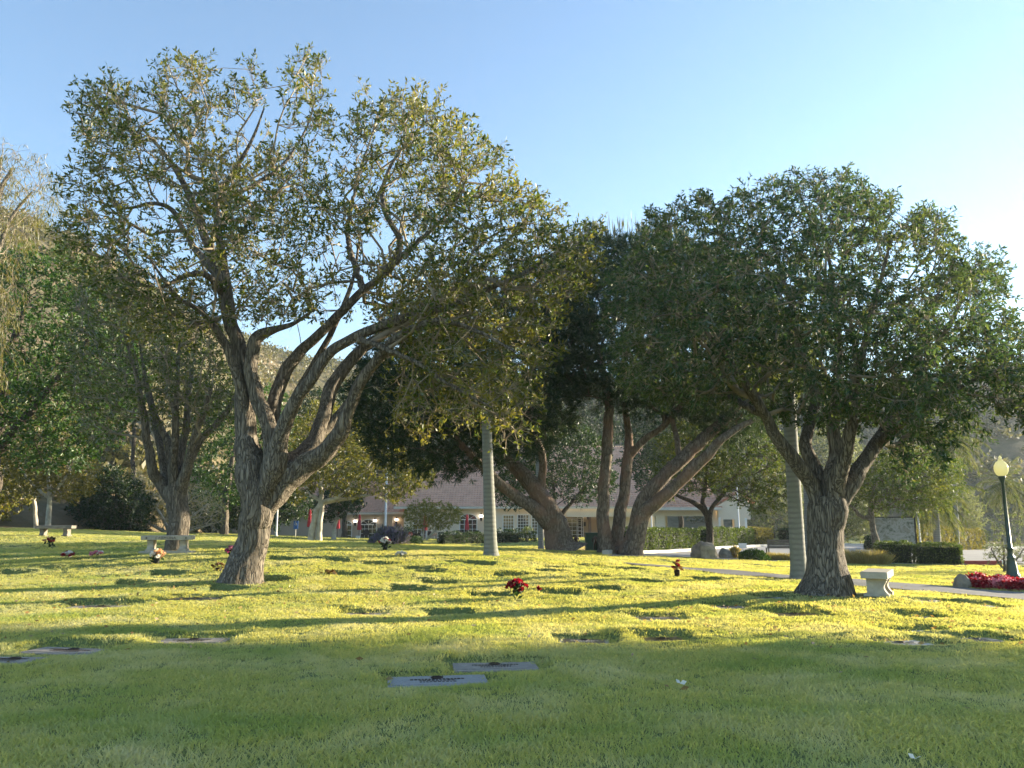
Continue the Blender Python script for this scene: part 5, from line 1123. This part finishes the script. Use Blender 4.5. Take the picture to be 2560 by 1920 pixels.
bs2 = plate_sign('parking_sign', 'blue and white parking sign on a thin post left of the leaning tree trunk', 558, 1346, .36, .62, .74, 'sign_blue', Y=68)
q = MB(); q.box(-.16, .16, -.026, -.022, .76, .98); q.build('lower_plate', M['white'], bs2); wheelchair(bs2, 1.16, -.03)
for (px, nm) in ((1801, 'white banner-like sign on post before the covered entry, left one'), (1867, 'white banner-like sign on post before the covered entry, right one')):
    plate_sign('post_sign', nm, px, 1348, .16, .72, 1.32, 'white', Y=58)
def pole(name, label, px, Y, py, r, hh, m='white', cat='pole', arm=None):
    p = at(px, py, Y); z = hz(p[0], p[1]); t = thing(name, label, cat, (p[0], p[1], z)); MB().lathe([(r*1.7, -.1), (r*1.7, .08), (r, .12), (r*.8, hh)], n=12).build('shaft', M[m], t, smooth=True)
    if arm: MB().box(arm[0], arm[1], -.08, .08, hh-.04, hh+.06).build('head', M['white'], t)
    else: MB().lathe([(.01, hh), (r*1.6, hh+r*1.6), (.01, hh+r*3)], n=10).build('ball', M['white'], t, smooth=True)
    return t
pole('flagpole', 'tall white flagpole rising from the lavender shrub', 962, 64, 1362, .10, 9.0, cat='flagpole')
pole('light_pole', 'pale light pole with flat head right of the leaning tree trunk', 690, 66, 1345, .085, 3.6, arm=(-.1, .55), cat='light pole')
pole('light_pole', 'thin pale pole at the covered entry, left one', 1631, 57, 1372, .05, 4.0, arm=(-.35, .12), cat='light pole')
pole('light_pole', 'thin pale pole at the covered entry gable, right one', 1850, 57, 1365, .05, 4.3, arm=(-.3, .12), cat='light pole')
pole('slim_pole', 'slim pale pole right of the map sign', 2303, 48, 1376, .045, 3.3, arm=(-.12, .05), cat='pole')
pole('bare_post', 'dark thin post on the slope at the left', 155, 60, 1308, .05, 1.0, 'dark_metal')
p = at(1484, 1378, 47); z = hz(p[0], p[1]); ub = thing('utility_box', 'square dark green utility cabinet between the pine trunks', 'utility box', (p[0], p[1], z))
bevel(MB().box(-.48, .48, -.4, .4, -.1, .98).build('cabinet', M['box_green'], ub), .02); bevel(MB().box(-.51, .51, -.43, .43, .981, 1.05).build('lid', M['box_green'], ub), .015); MB().box(-.01, .01, -.415, -.401, .1, .9).build('door_seam', M['dark_metal'], ub)
def statue(label, px, Y, hh, rz):
    p = at(px, 1379, Y); z = hz(p[0], p[1]); t = thing('small_statue', label, 'statue', (p[0], p[1], z), 'dark statues by the pines', rz)
    me = bpy.data.meshes.new('figure'); s = hh
    Vv = [(0, 0, .52*s), (0, 0, .66*s), (0, 0, .80*s), (0, 0, .86*s), (0, -.01*s, .93*s), (-.07*s, 0, .50*s), (-.08*s, -.02*s, .26*s), (-.08*s, .0, .03*s), (-.085*s, -.08*s, .02*s), (.07*s, 0, .50*s), (.08*s, .03*s, .26*s), (.085*s, .06*s, .03*s), (.09*s, -.01*s, .02*s),
          (-.13*s, 0, .78*s), (-.19*s, -.03*s, .62*s), (-.15*s, -.13*s, .54*s), (.13*s, 0, .78*s), (.20*s, -.02*s, .62*s), (.18*s, -.1*s, .50*s)]
    E = [(0, 1), (1, 2), (2, 3), (3, 4), (0, 5), (5, 6), (6, 7), (7, 8), (0, 9), (9, 10), (10, 11), (11, 12), (2, 13), (13, 14), (14, 15), (2, 16), (16, 17), (17, 18)]
    rd = [.085, .08, .085, .035, .075, .065, .05, .035, .025, .065, .05, .035, .025, .045, .035, .025, .045, .035, .025]
    me.from_pydata(Vv, E, []); o = link(bpy.data.objects.new('figure', me)); o.parent = t; me.materials.append(M['bronze']); bm = bmesh.new(); bm.from_mesh(me); sl_ = bm.verts.layers.skin.verify()
    for i, bv in enumerate(bm.verts): bv[sl_].radius = (rd[i]*s,)*2; bv[sl_].use_root = i == 0
    bm.to_mesh(me); bm.free(); o.modifiers.new('skin', 'SKIN'); sb = o.modifiers.new('sub', 'SUBSURF'); sb.levels = 1; sb.render_levels = 2
    MB().box(-.16*s, .16*s, -.16*s, .12*s, -.08, .02).build('base', M['granite_pale'], t)
statue('small dark figure standing at the foot of the leaning pine', 1441, 44, .92, .5)
statue('small dark figure standing before the green utility cabinet', 1489, 44, .92, -.3)

# ------------------------------------------------------------------ the building
bz0, bz1 = -1.15, -.62           # floor of the left wing, of the main block
b0 = at(1150, 1346, 84)
bd = thing('building', 'low cream building with pinkish tiled hip roofs behind the lawn', 'building', (0, 84, bz1)); OG = np.array(bd.location)
def X(px, Y): return (px-1280)/FPX*Y*1.0/ (math.cos(PITCH)+ (960-1300)/FPX*-math.sin(PITCH)) if False else float(at(px, 1300, Y)[0])
def part(mb, name, m, parent=None): return mb.build(name, M[m], parent or bd, OG)
YW, YM, YB = 90.0, 84.0, 82.2
eW, eM = 2.15, 2.72
xl, xc, xr = X(640, YW), X(1016, YW), X(1240, YM)
# left wing
part(MB().box(xl, xc-2.2, YW, YW+.3, bz0-.5, eW), 'wall', 'stucco_wing')
part(MB().box(xc-2.2, xc-1.5, YW-.7, YW+.3, bz0-.5, eW), 'pilaster', 'stucco_wing')
part(MB().box(xc-1.5, xc+.6, YW+.6, YW+.9, bz0-.5, eW), 'recess_wall', 'stucco_recess')
part(MB().box(xc-1.5, xc+.6, YW-.8, YW+.9, eW-.35, eW), 'soffit_beam', 'stucco_wing')
# main block, bay, right part
x9 = X(1415, YM); xe = X(1500, YM)
part(MB().box(X(1010, YM), X(1248, YM), YM, YM+.3, bz1-.5, eM), 'wall', 'stucco')
part(MB().box(X(1236, YB), X(1352, YB), YB, YB+.3, bz1-.5, eM), 'wall', 'stucco')
part(MB().add([(X(1352, YB), YB, bz1-.5), (X(1368, YB)+.6, YB+1.4, bz1-.5), (X(1368, YB)+.6, YB+1.4, eM), (X(1352, YB), YB, eM), (X(1352, YB)-.2, YB+.25, bz1-.5), (X(1368, YB)+.4, YB+1.65, bz1-.5), (X(1368, YB)+.4, YB+1.65, eM), (X(1352, YB)-.2, YB+.25, eM)],
     [(0, 1, 2, 3), (1, 5, 6, 2), (5, 4, 7, 6), (3, 2, 6, 7)]), 'bay_wall', 'stucco')
part(MB().box(X(1372, YB), x9, YM, YM+.3, bz1-.5, eM), 'wall', 'stucco')
part(MB().box(x9, xe+1.2, YM+2.6, YM+2.9, bz1-.5, eM), 'entry_wall', 'stucco_recess')
part(MB().box(x9, X(1640, YM), YM-.6, YM-.1, 1.75, eM-.05), 'entry_beam', 'stucco')
part(MB().box(x9-.1, X(1640, YM), YM-.1, YM+2.6, 2.3, 2.5), 'soffit', 'soffit')
part(MB().box(xe, X(1640, YM), YM+.8, YM+1.1, bz1-.5, eM), 'wall', 'stucco')
# roofs: courses of tiles as stepped strips
def slope(e0, e1, r0, r1, n, mb):
    e0, e1, r0, r1 = map(np.array, (e0, e1, r0, r1)); nrm = np.cross(e1-e0, r0-e0); nrm = nrm/np.linalg.norm(nrm); nrm = nrm*np.sign(nrm[2])
    for k in range(n):
        a, b = k/n, (k+1)/n+.012; A, B = e0+(r0-e0)*a, e1+(r1-e1)*a; C, D = e1+(r1-e1)*min(b, 1), e0+(r0-e0)*min(b, 1)
        A1, B1 = A+nrm*.10, B+nrm*.10; C1, D1 = C+nrm*.02, D+nrm*.02
        mb.add([A1, B1, C1, D1, A, B], [(0, 1, 2, 3), (4, 5, 1, 0)])
mb = MB(); yo = .9
e = lambda x, y, z: np.array([x, y, z], float)
# wing roof
slope(e(xl-1, YW-yo, eW+.1), e(xc+1.5, YW-yo, eW+.1), e(xl+3, YW+8, 6.2), e(xc+1.5, YW+8, 6.2), 24, mb)
slope(e(X(965, YW), YW-1.7, eW+.12), e(xc+2.4, YW-1.7, eW+.12), e(X(1010, YW), YW+5, 5.6), e(xc+2.4, YW+5, 5.6), 18, mb)
# main roof
xm0, xm1 = X(1010, YM)-.9, X(1660, YM)
slope(e(xm0, YM-yo, eM+.1), e(xm1, YM-yo, eM+.1), e(xm0+7.5, YM+13, 10.6), e(xm1, YM+13, 10.6), 36, mb)
slope(e(xm0, YM+14, eM+.1), e(xm0, YM-yo, eM+.1), e(xm0+7.5, YM+13.2, 10.6), e(xm0+7.5, YM+13, 10.6), 44, mb)
slope(e(X(1228, YB), YB-yo, eM+.06), e(X(1375, YB), YB-yo, eM+.06), e(X(1262, YB), YB+4.6, eM+3.2), e(X(1335, YB), YB+4.6, eM+3.2), 14, mb)
part(mb, 'roof', 'roof')
q = MB(); q.tube([(xm0, YM-yo, eM+.18), (xm0+7.5, YM+13, 10.7)], .15, 6); q.tube([(X(965, YW), YW-1.7, eW+.2), (X(1010, YW), YW+5, 5.7)], .12, 6); part(q, 'ridge_tiles', 'roof')
q = MB(); q.box(xl-1, X(958, YW), YW-yo-.12, YW-yo+.02, eW-.12, eW+.12).box(X(963, YW), xc+1.8, YW-1.82, YW-1.68, eW-.1, eW+.14).box(xm0-.1, X(1228, YM), YM-yo-.12, YM-yo+.02, eM-.12, eM+.12).box(X(1226, YB), X(1377, YB), YB-yo-.12, YB-yo+.02, eM-.14, eM+.1).box(X(1377, YM), xm1, YM-yo-.12, YM-yo+.02, eM-.12, eM+.12); part(q, 'gutter', 'trim')
part(MB().box(xl-1, xc+1.5, YW-yo, YW, eW-.02, eW+.04), 'eave_soffit', 'trim'); part(MB().box(xm0, X(1226, YM), YM-yo, YM, eM-.02, eM+.04), 'eave_soffit', 'trim')
def window(px, Y, w_, z0, hh, nx_, nz, gl='glass', arch=False, frame='white', yo=.06, name='window'):
    x = X(px, Y); q = MB(); fw = .09
    q.box(x-w_/2-fw, x-w_/2, Y-yo, Y+.02, z0-fw, z0+hh).box(x+w_/2, x+w_/2+fw, Y-yo, Y+.02, z0-fw, z0+hh).box(x-w_/2, x+w_/2, Y-yo, Y+.02, z0-fw, z0)
    if not arch: q.box(x-w_/2-fw, x+w_/2+fw, Y-yo, Y+.02, z0+hh, z0+hh+fw)
    else:
        N_ = 14; A = [(x-(w_/2+fw)*math.cos(a), z0+hh+arch*1.0*math.sin(a)+fw*math.sin(a)) for a in np.linspace(0, math.pi, N_)]; B = [(x-w_/2*math.cos(a), z0+hh+arch*math.sin(a)) for a in np.linspace(0, math.pi, N_)]
        for k in range(N_-1):
            c4 = [A[k], A[k+1], B[k+1], B[k]]; q.prism(c4, Y-yo, Y+.02)
        q.box(x-w_/2, x+w_/2, Y-yo+.01, Y+.02, z0+hh-.05, z0+hh+.05)
        for k in range(1, 4):
            a = math.pi*k/4; q.tube([(x, Y-.035, z0+hh), (x-w_/2*math.cos(a), Y-.035, z0+hh+arch*math.sin(a))], .022, 4)
    for k in range(1, nx_): xx = x-w_/2+w_*k/nx_; q.box(xx-.022, xx+.022, Y-.045, Y-.012, z0, z0+hh)
    for k in range(1, nz): zz = z0+hh*k/nz; q.box(x-w_/2, x+w_/2, Y-.043, Y-.014, zz-.022, zz+.022)
    wo = part(q, name, frame); P = [(x-w_/2, z0), (x+w_/2, z0), (x+w_/2, z0+hh)]
    if arch: P += [(x+w_/2*math.cos(a), z0+hh+arch*math.sin(a)) for a in np.linspace(0, math.pi, 12)[1:-1]]
    P += [(x-w_/2, z0+hh)]; part(MB().prism(P, Y-.008, Y-.003), 'pane', gl, wo); return wo
window(869, YW, .95, bz0+.25, 1.75, 2, 3, 'glass_warm', .38)
window(922, YW, 1.75, bz0+.05, 2.0, 4, 4, 'glass', .55, name='french_door')
window(1171, YM, 1.75, bz1+.05, 2.05, 4, 4, 'glass', .55, name='french_door')
window(1050, YM, 1.3, bz1+.05, 2.0, 3, 4, 'glass', name='french_door')
window(1271, YB, 1.05, bz1+.55, 1.95, 4, 6, 'glass_warm'); window(1308, YB, 1.1, bz1+.6, 1.95, 4, 6, 'glass')
window(1340, YB, .8, bz1+.6, 1.9, 3, 6, 'glass_warm')
window(1430, YM+2.6, 2.0, bz1+.05, 2.1, 4, 5, 'glass_warm', name='entry_door'); window(1451, YM+2.6, .5, bz1+.05, 2.3, 1, 6, 'glass', name='side_light')
part(MB().box(X(1460, YM+2.6)-.32, X(1460, YM+2.6)+.18, YM+2.55, YM+2.6, .75, 1.2), 'notice_frame', 'dark_metal')
part(MB().box(X(1474, YM+1.5)-.14, X(1474, YM+1.5)+.14, YM+1.3, YM+1.6, bz1, 2.3), 'column', 'soffit')
def lantern(px, Y, z):
    x = X(px, Y); q = MB(); q.box(x-.05, x+.05, Y-.10, Y, z-.45, z-.05).lathe([(.06, -.42), (.10, -.30), (.14, -.06), (.145, -.03)], (x, Y-.25, z), 8).lathe([(.17, .20), (.10, .30), (.03, .38), (.01, .46)], (x, Y-.25, z), 8)
    q.tube([(x, Y-.05, z-.25), (x, Y-.25, z-.40)], .03, 5); o = part(q, 'wall_lantern', 'dark_metal')
    part(MB().lathe([(.13, -.03), (.16, .05), (.165, .15), (.15, .20)], (x, Y-.25, z), 10), 'lamp_glass', 'lamp_lit', o)
for a in ((889, YW, 1.2), (938, YW, 1.25), (992, YW+.6, 1.35), (1203, YM, 1.75), (1470, YM+2.6, 1.9)): lantern(*a)
# covered entry (porte-cochere) on the right
YP = 62.0; x0, x1 = X(1625, YP), X(1795, YP); ez = 2.35
part(MB().box(x0, x1, YP, YP+.35, 1.75, ez), 'entry_beam', 'stucco'); part(MB().box(x0, x1+1.8, YP+.35, YP+9, 1.9, 2.05), 'soffit', 'soffit')
for a, w_, mm in ((1652, .72, 'stucco'), (1790, .55, 'stucco')): part(MB().box(X(a, YP)-w_/2, X(a, YP)+w_/2, YP+.03, YP+.62, -1.3, 1.75), 'column', mm)
xg0, xg1 = X(1792, YP), X(1872, YP)
mbp = MB(); mbp.prism([(xg0, 1.5), (xg1, 1.5), (xg1, 2.7), ((xg0+xg1)/2+.5, 3.6), (xg0, 2.6)], YP-.5, YP-.15); part(mbp, 'gable', 'stucco')
part(MB().box(X(1845, YP)-.42, X(1845, YP)+.42, YP-.5, YP+.1, -1.3, 1.5), 'column', 'stucco')
for a in (1660, 1800): part(MB().box(X(a, YP+8)-.3, X(a, YP+8)+.3, YP+8, YP+8.6, -1.3, 1.9), 'column', 'stucco')
mb = MB(); slope(e(x0-.5, YP-.7, ez+.05), e(xg0+.3, YP-.7, ez+.05), e(x0+2.5, YP+5, ez+2.6), e(xg0+.3, YP+5, ez+2.6), 18, mb)
slope(e(xg1+.35, YP-.65, 2.75), e(xg1+.35, YP+8, 2.75), e((xg0+xg1)/2+.5, YP-.65, 3.7), e((xg0+xg1)/2+.5, YP+8, 3.7), 6, mb); slope(e(xg0-.1, YP+8, 2.65), e(xg0-.1, YP-.65, 2.65), e((xg0+xg1)/2+.5, YP+8, 3.7), e((xg0+xg1)/2+.5, YP-.65, 3.7), 6, mb)
part(mb, 'entry_roof', 'roof'); part(MB().box(x0-.5, xg0+.2, YP-.83, YP-.69, ez-.14, ez+.09), 'gutter', 'trim')

# patio: umbrellas, chairs, pots, white box
def umbrella(label, px, Y, py, rz=0, hh=2.45):
    p = at(px, py, Y); z = hz(p[0], p[1]); t = thing('patio_umbrella', label, 'umbrella', (p[0], p[1], z), 'closed red patio umbrellas', rz)
    MB().lathe([(.30, -.05), (.30, .07), (.06, .10), (.03, .12), (.025, hh)], n=10).build('pole', M['dark_metal'], t, smooth=True)
    MB().lathe([(.20, hh-1.55), (.23, hh-1.45), (.17, hh-.95), (.12, hh-.5), (.14, hh-.42), (.09, hh-.1), (.02, hh)], n=16, star=.28).build('canopy', M['umbrella'], t)
for a in (('closed red umbrella half hidden by the forked whitish trunk', 772, 68, 1347), ('closed red umbrella right of the curved pale trunk', 843, 72, 1349), ('closed red umbrella before the left arched french door', 897, 78, 1352), ('closed red umbrella behind the small slanting tree', 1062, 74, 1349), ('closed red umbrella before the right arched french door', 1167, 78, 1346)): umbrella(*a)
def chair_mesh():
    q = MB(); q.box(-.3, .3, -.3, .3, .34, .44).box(-.3, .3, .24, .32, .44, .84).box(-.34, -.27, -.3, .32, .44, .64).box(.27, .34, -.3, .32, .44, .64)
    for sx_ in (-1, 1):
        for sy_ in (-1, 1): q.box(sx_*.27-.025, sx_*.27+.025, sy_*.27-.025, sy_*.27+.025, 0, .34)
    o = q.build('patio_chair', M['wicker']); return o
ch = None
for px, Y, py, rz, lab in ((1080, 76, 1350, 2.2, 'dark wicker chair right of the slanting tree stem'), (1110, 78, 1350, -1.2, 'dark wicker chair left of the arched french door, turned sideways'), (1150, 79, 1349, .4, 'dark wicker chair at the foot of the right umbrella'), (1187, 80, 1349, -.8, 'dark wicker chair under the right wall lantern'), (915, 84, 1354, .2, 'dark wicker chair before the left french door'), (1040, 77, 1351, 1.2, 'dark wicker chair left of the slanting tree stem')):
    p = at(px, py, Y); z = hz(p[0], p[1])
    if ch is None: ch = chair_mesh(); o = ch
    else: o = ch.copy(); COL.objects.link(o)
    o.location = (p[0], p[1], z); o.rotation_euler.z = rz; tag(o, lab, 'chair', 'dark wicker patio chairs')
p = at(1098, 1350, 77); z = hz(p[0], p[1]); tb = thing('patio_table', 'small dark patio table between the wicker chairs', 'table', (p[0], p[1], z)); MB().lathe([(.5, .70), (.5, .74)], n=18).build('table_top', M['dark_metal'], tb); MB().lathe([(.28, 0), (.28, .03), (.04, .06), (.04, .70)], n=10).build('pedestal', M['dark_metal'], tb)
p = at(1020, 1353, 76); z = hz(p[0], p[1]); fp = thing('flower_pot', 'large red glazed pot with a plant by the building corner', 'flower pot', (p[0], p[1], z)); MB().lathe([(.28, 0), (.42, .3), (.45, .55), (.36, .72), (.42, .78)], n=16).build('pot', M['terracotta'], fp, smooth=True)
P = rng.normal(size=(260, 3))*np.array([.3, .3, .18])+np.array([0, 0, .95]); v, f = leaves(P, rng.normal(size=P.shape), .22, .09); mesh_np('plant', v, f, M['leaf_dark'], fp)
p = at(1102, 1366, 66); z = hz(p[0], p[1]); wx = thing('stone_block', 'white square block on the lawn edge by the patio hedge', 'stone block', (p[0], p[1], z)); bevel(MB().box(-.29, .29, -.25, .25, -.1, .58).build('block', M['white'], wx), .02); bevel(MB().box(-.33, -.292, -.24, .24, -.1, .6).build('side_panel', M['kerb_red'], wx), .01)
p = at(897, 1355, 76); z = hz(p[0], p[1]); wx = thing('umbrella_weight', 'small white block at the foot of the umbrella before the left french door', 'block', (p[0], p[1]-.6, z)); bevel(MB().box(-.17, .17, -.15, .15, -.1, .34).build('block', M['white'], wx), .02)
a, b = gpt(2400, 1414), gpt(2475, 1416); q = MB(); q.box(0, 2.0, 0, .2, -.1, .16); o = q.build('parking_block', M['kerb_red']); o.location = (a[0]+.1, a[1]+.6, hz(a[0], a[1])); tag(o, 'red painted kerb piece with white end beside the square dark hedge', 'kerb piece')
MB().box(2.0, 2.25, 0, .2, -.1, .165).build('end_piece', M['white'], o)
# litter: pale fallen leaf scraps in the near grass
for px, py, s_, lab in ((1700, 1718, .07, 'pale fallen leaf lying in the shaded grass right of centre'), (2287, 1912, .055, 'pale fallen leaf at the bottom edge, right')):
    p = gpt(px, py); v, f = leaves(np.array([[0, 0, .03], [.01, .01, .03]]), np.array([[1, .3, .25], [-.6, .4, .5]]), np.array([s_, s_*.8]), np.array([s_*.6, s_*.5])); o = mesh_np('fallen_leaf', v, f, M['fl_white']); o.location = (p[0], p[1], hz(p[0], p[1])); tag(o, lab, 'leaf')
n = 900; fx = np.concatenate([rng.normal(-5.8, 3.4, n//2), rng.normal(5.6, 3.0, n//2)]); fy = np.concatenate([rng.normal(14.5, 3.2, n//2), rng.normal(12.8, 2.6, n//2)]); k = (fy > 4.5) & (fy < 24); fx, fy = fx[k], fy[k]
P = np.column_stack([fx, fy, h(fx, fy)+.035]); D = rng.normal(size=P.shape)*np.array([1, 1, .25]); s_ = rng.uniform(.05, .09, len(P)); v, f = leaves(P, D, s_, s_*.5)
tag(mesh_np('fallen_leaves', v, f, M['dry_leaf']), kind='stuff')
NOGRASS = [(b0_[0], b0_[1], b0_[2], b0_[3]) for b0_ in ()]
# ------------------------------------------------------------------ grass: one mass of blades
def tuft(name, nb, hgt, wid, rad, seed):
    g = np.random.default_rng(seed); V, F = [], []
    for k in range(nb):
        a, rr = g.uniform(0, 6.283), rad*math.sqrt(g.uniform()); b = np.array([rr*math.cos(a), rr*math.sin(a), -.01])
        hh = hgt*g.uniform(.55, 1.25); ld = g.uniform(0, 6.283); lean = np.array([math.cos(ld), math.sin(ld), 0])*hh*g.uniform(.3, 1.25)
        s = g.uniform(0, 6.283); sd_ = np.array([math.cos(s), math.sin(s), 0])*wid*g.uniform(.7, 1.3)/2
        m = b+lean*.35+np.array([0, 0, hh*.6]); t_ = b+lean+np.array([0, 0, hh*.95]); i = len(V)
        V += [b-sd_, b+sd_, m+sd_*.8, m-sd_*.8, t_]; F += [(i, i+1, i+2, i+3), (i+3, i+2, i+4)]
    return mesh_np(name, np.array(V), F, M['grass'], link_it=False)
tufts = [tuft('grass_tuft', 15, .036, .0066, .06, 1), tuft('grass_tuft', 13, .031, .0072, .06, 2), tuft('grass_tuft', 17, .042, .0062, .065, 3)]
PAp = np.vstack([PA, PB[::-1]]); DAp = np.vstack([DA, DB[::-1]])
trunkpos = [(o.location.x, o.location.y, 2.0) for o in bpy.data.objects if o.get('category') in ('tree', 'palm tree') and o.location.y < 60]
def scatter(y0, y1, dens, s0, s1):
    area = (y1-y0)*((y0+y1)*.70+4); n = int(area*dens)
    t = rng.uniform(0, 1, n); yy = y0+(y1-y0)*t; xx = rng.uniform(-1, 1, n)*(yy*.70+1.2)
    keep = (.70*yy+1.2)/(.70*y1+1.2) > rng.uniform(0, 1, n); xx, yy = xx[keep], yy[keep]
    bald = n2(xx, yy, 1.7, 31)*.5+n2(xx, yy, 4.5, 32)*.5; ok = bald > -.80
    for m in MARK:
        c, s = math.cos(m['r']), math.sin(m['r']); dx, dy = xx-m['x'], yy-m['y']; u = dx*c+dy*s; v = -dx*s+dy*c
        g = -.025
        ok &= ~((np.abs(u) < m['w']/2+g) & (v < m['d']/2+g) & (v > -m['d']/2-(.03 if m['near'] else .0)))
    ok &= ~inpoly(xx, yy, PAp) & ~inpoly(xx, yy, DAp)
    r_, rf_, rc_, H_ = hillfac(xx, yy); ok &= r_ < rf_*.9
    ok &= ~((yy > 50) & (xx > 8))
    for tx, ty, tr_ in ((-5.9, 17, .62), (6.2, 15, .75)):
        dd = np.hypot(xx-tx, yy-ty)+.25*n2(xx, yy, 2.2, 77); ok &= (dd > tr_) & ((dd > tr_+.7) | (rng.uniform(size=len(xx)) < .45))
    for bx in NOGRASS: ok &= ~((xx > bx[0]) & (xx < bx[1]) & (yy > bx[2]) & (yy < bx[3]))
    xx, yy = xx[ok], yy[ok]; zz = h(xx, yy)
    sc = rng.uniform(s0, s1, len(xx))*(1+.35*n2(xx, yy, 1.1, 33)+.25*n2(xx, yy, 3.5, 34))
    return np.stack([xx, yy, zz], -1), sc
GP, GS = [], []
for a in [(4.2, 6.2, 560, .9, 1.45), (6.2, 9, 500, .85, 1.35), (9, 13, 360, .9, 1.3), (13, 18, 220, 1.0, 1.5), (18, 26, 110, 1.2, 1.8), (26, 38, 52, 1.5, 2.2), (38, 55, 22, 1.9, 2.8), (55, 84, 8, 2.4, 3.6)]:
    p, s = scatter(*a); GP.append(p); GS.append(s)
for k_ in range(len(GP)):
    for m in MARK:
        c, s = math.cos(m['r']), math.sin(m['r']); dx, dy = GP[k_][:, 0]-m['x'], GP[k_][:, 1]-m['y']; u = dx*c+dy*s; v = -dx*s+dy*c
        near_ = (np.abs(u) < m['w']/2+.05) & (v < 0) & (v > -m['d']/2-.55) & m['near']; GS[k_] = np.where(near_, GS[k_]*.55, GS[k_])
GP = np.vstack(GP); GS = np.concatenate(GS); n = len(GP)
me = bpy.data.meshes.new('lawn_grass'); me.vertices.add(n); me.vertices.foreach_set('co', GP.astype(np.float32).ravel())
rot = np.stack([rng.normal(size=n)*.12, rng.normal(size=n)*.12, rng.uniform(0, 6.283, n)], -1).astype(np.float32)
at_ = me.attributes.new('rot', 'FLOAT_VECTOR', 'POINT'); at_.data.foreach_set('vector', rot.ravel())
sv = np.stack([GS*1.0, GS*1.0, GS**.55], -1).astype(np.float32)
at_ = me.attributes.new('scl', 'FLOAT_VECTOR', 'POINT'); at_.data.foreach_set('vector', sv.ravel())
at_ = me.attributes.new('pick', 'INT', 'POINT'); at_.data.foreach_set('value', rng.integers(0, 3, n).astype(np.int32))
go = link(bpy.data.objects.new('lawn_grass', me)); tag(go, kind='stuff')
ng = bpy.data.node_groups.new('grass scatter', 'GeometryNodeTree')
ng.interface.new_socket('Geometry', in_out='INPUT', socket_type='NodeSocketGeometry'); ng.interface.new_socket('Geometry', in_out='OUTPUT', socket_type='NodeSocketGeometry')
N = ng.nodes; gi = N.new('NodeGroupInput'); gg = N.new('NodeGroupOutput'); ip = N.new('GeometryNodeInstanceOnPoints'); jn = N.new('GeometryNodeJoinGeometry')
for tf in tufts[::-1]:
    oi = N.new('GeometryNodeObjectInfo'); oi.inputs['Object'].default_value = tf; oi.inputs['As Instance'].default_value = True; ng.links.new(oi.outputs['Geometry'], jn.inputs[0])
def na(name, ty):
    k = N.new('GeometryNodeInputNamedAttribute'); k.data_type = ty; k.inputs['Name'].default_value = name; return k.outputs['Attribute']
ng.links.new(gi.outputs[0], ip.inputs['Points']); ng.links.new(jn.outputs[0], ip.inputs['Instance']); ip.inputs['Pick Instance'].default_value = True
ng.links.new(na('pick', 'INT'), ip.inputs['Instance Index']); ng.links.new(na('rot', 'FLOAT_VECTOR'), ip.inputs['Rotation']); ng.links.new(na('scl', 'FLOAT_VECTOR'), ip.inputs['Scale'])
ng.links.new(ip.outputs[0], gg.inputs[0]); md = go.modifiers.new('scatter', 'NODES'); md.node_group = ng
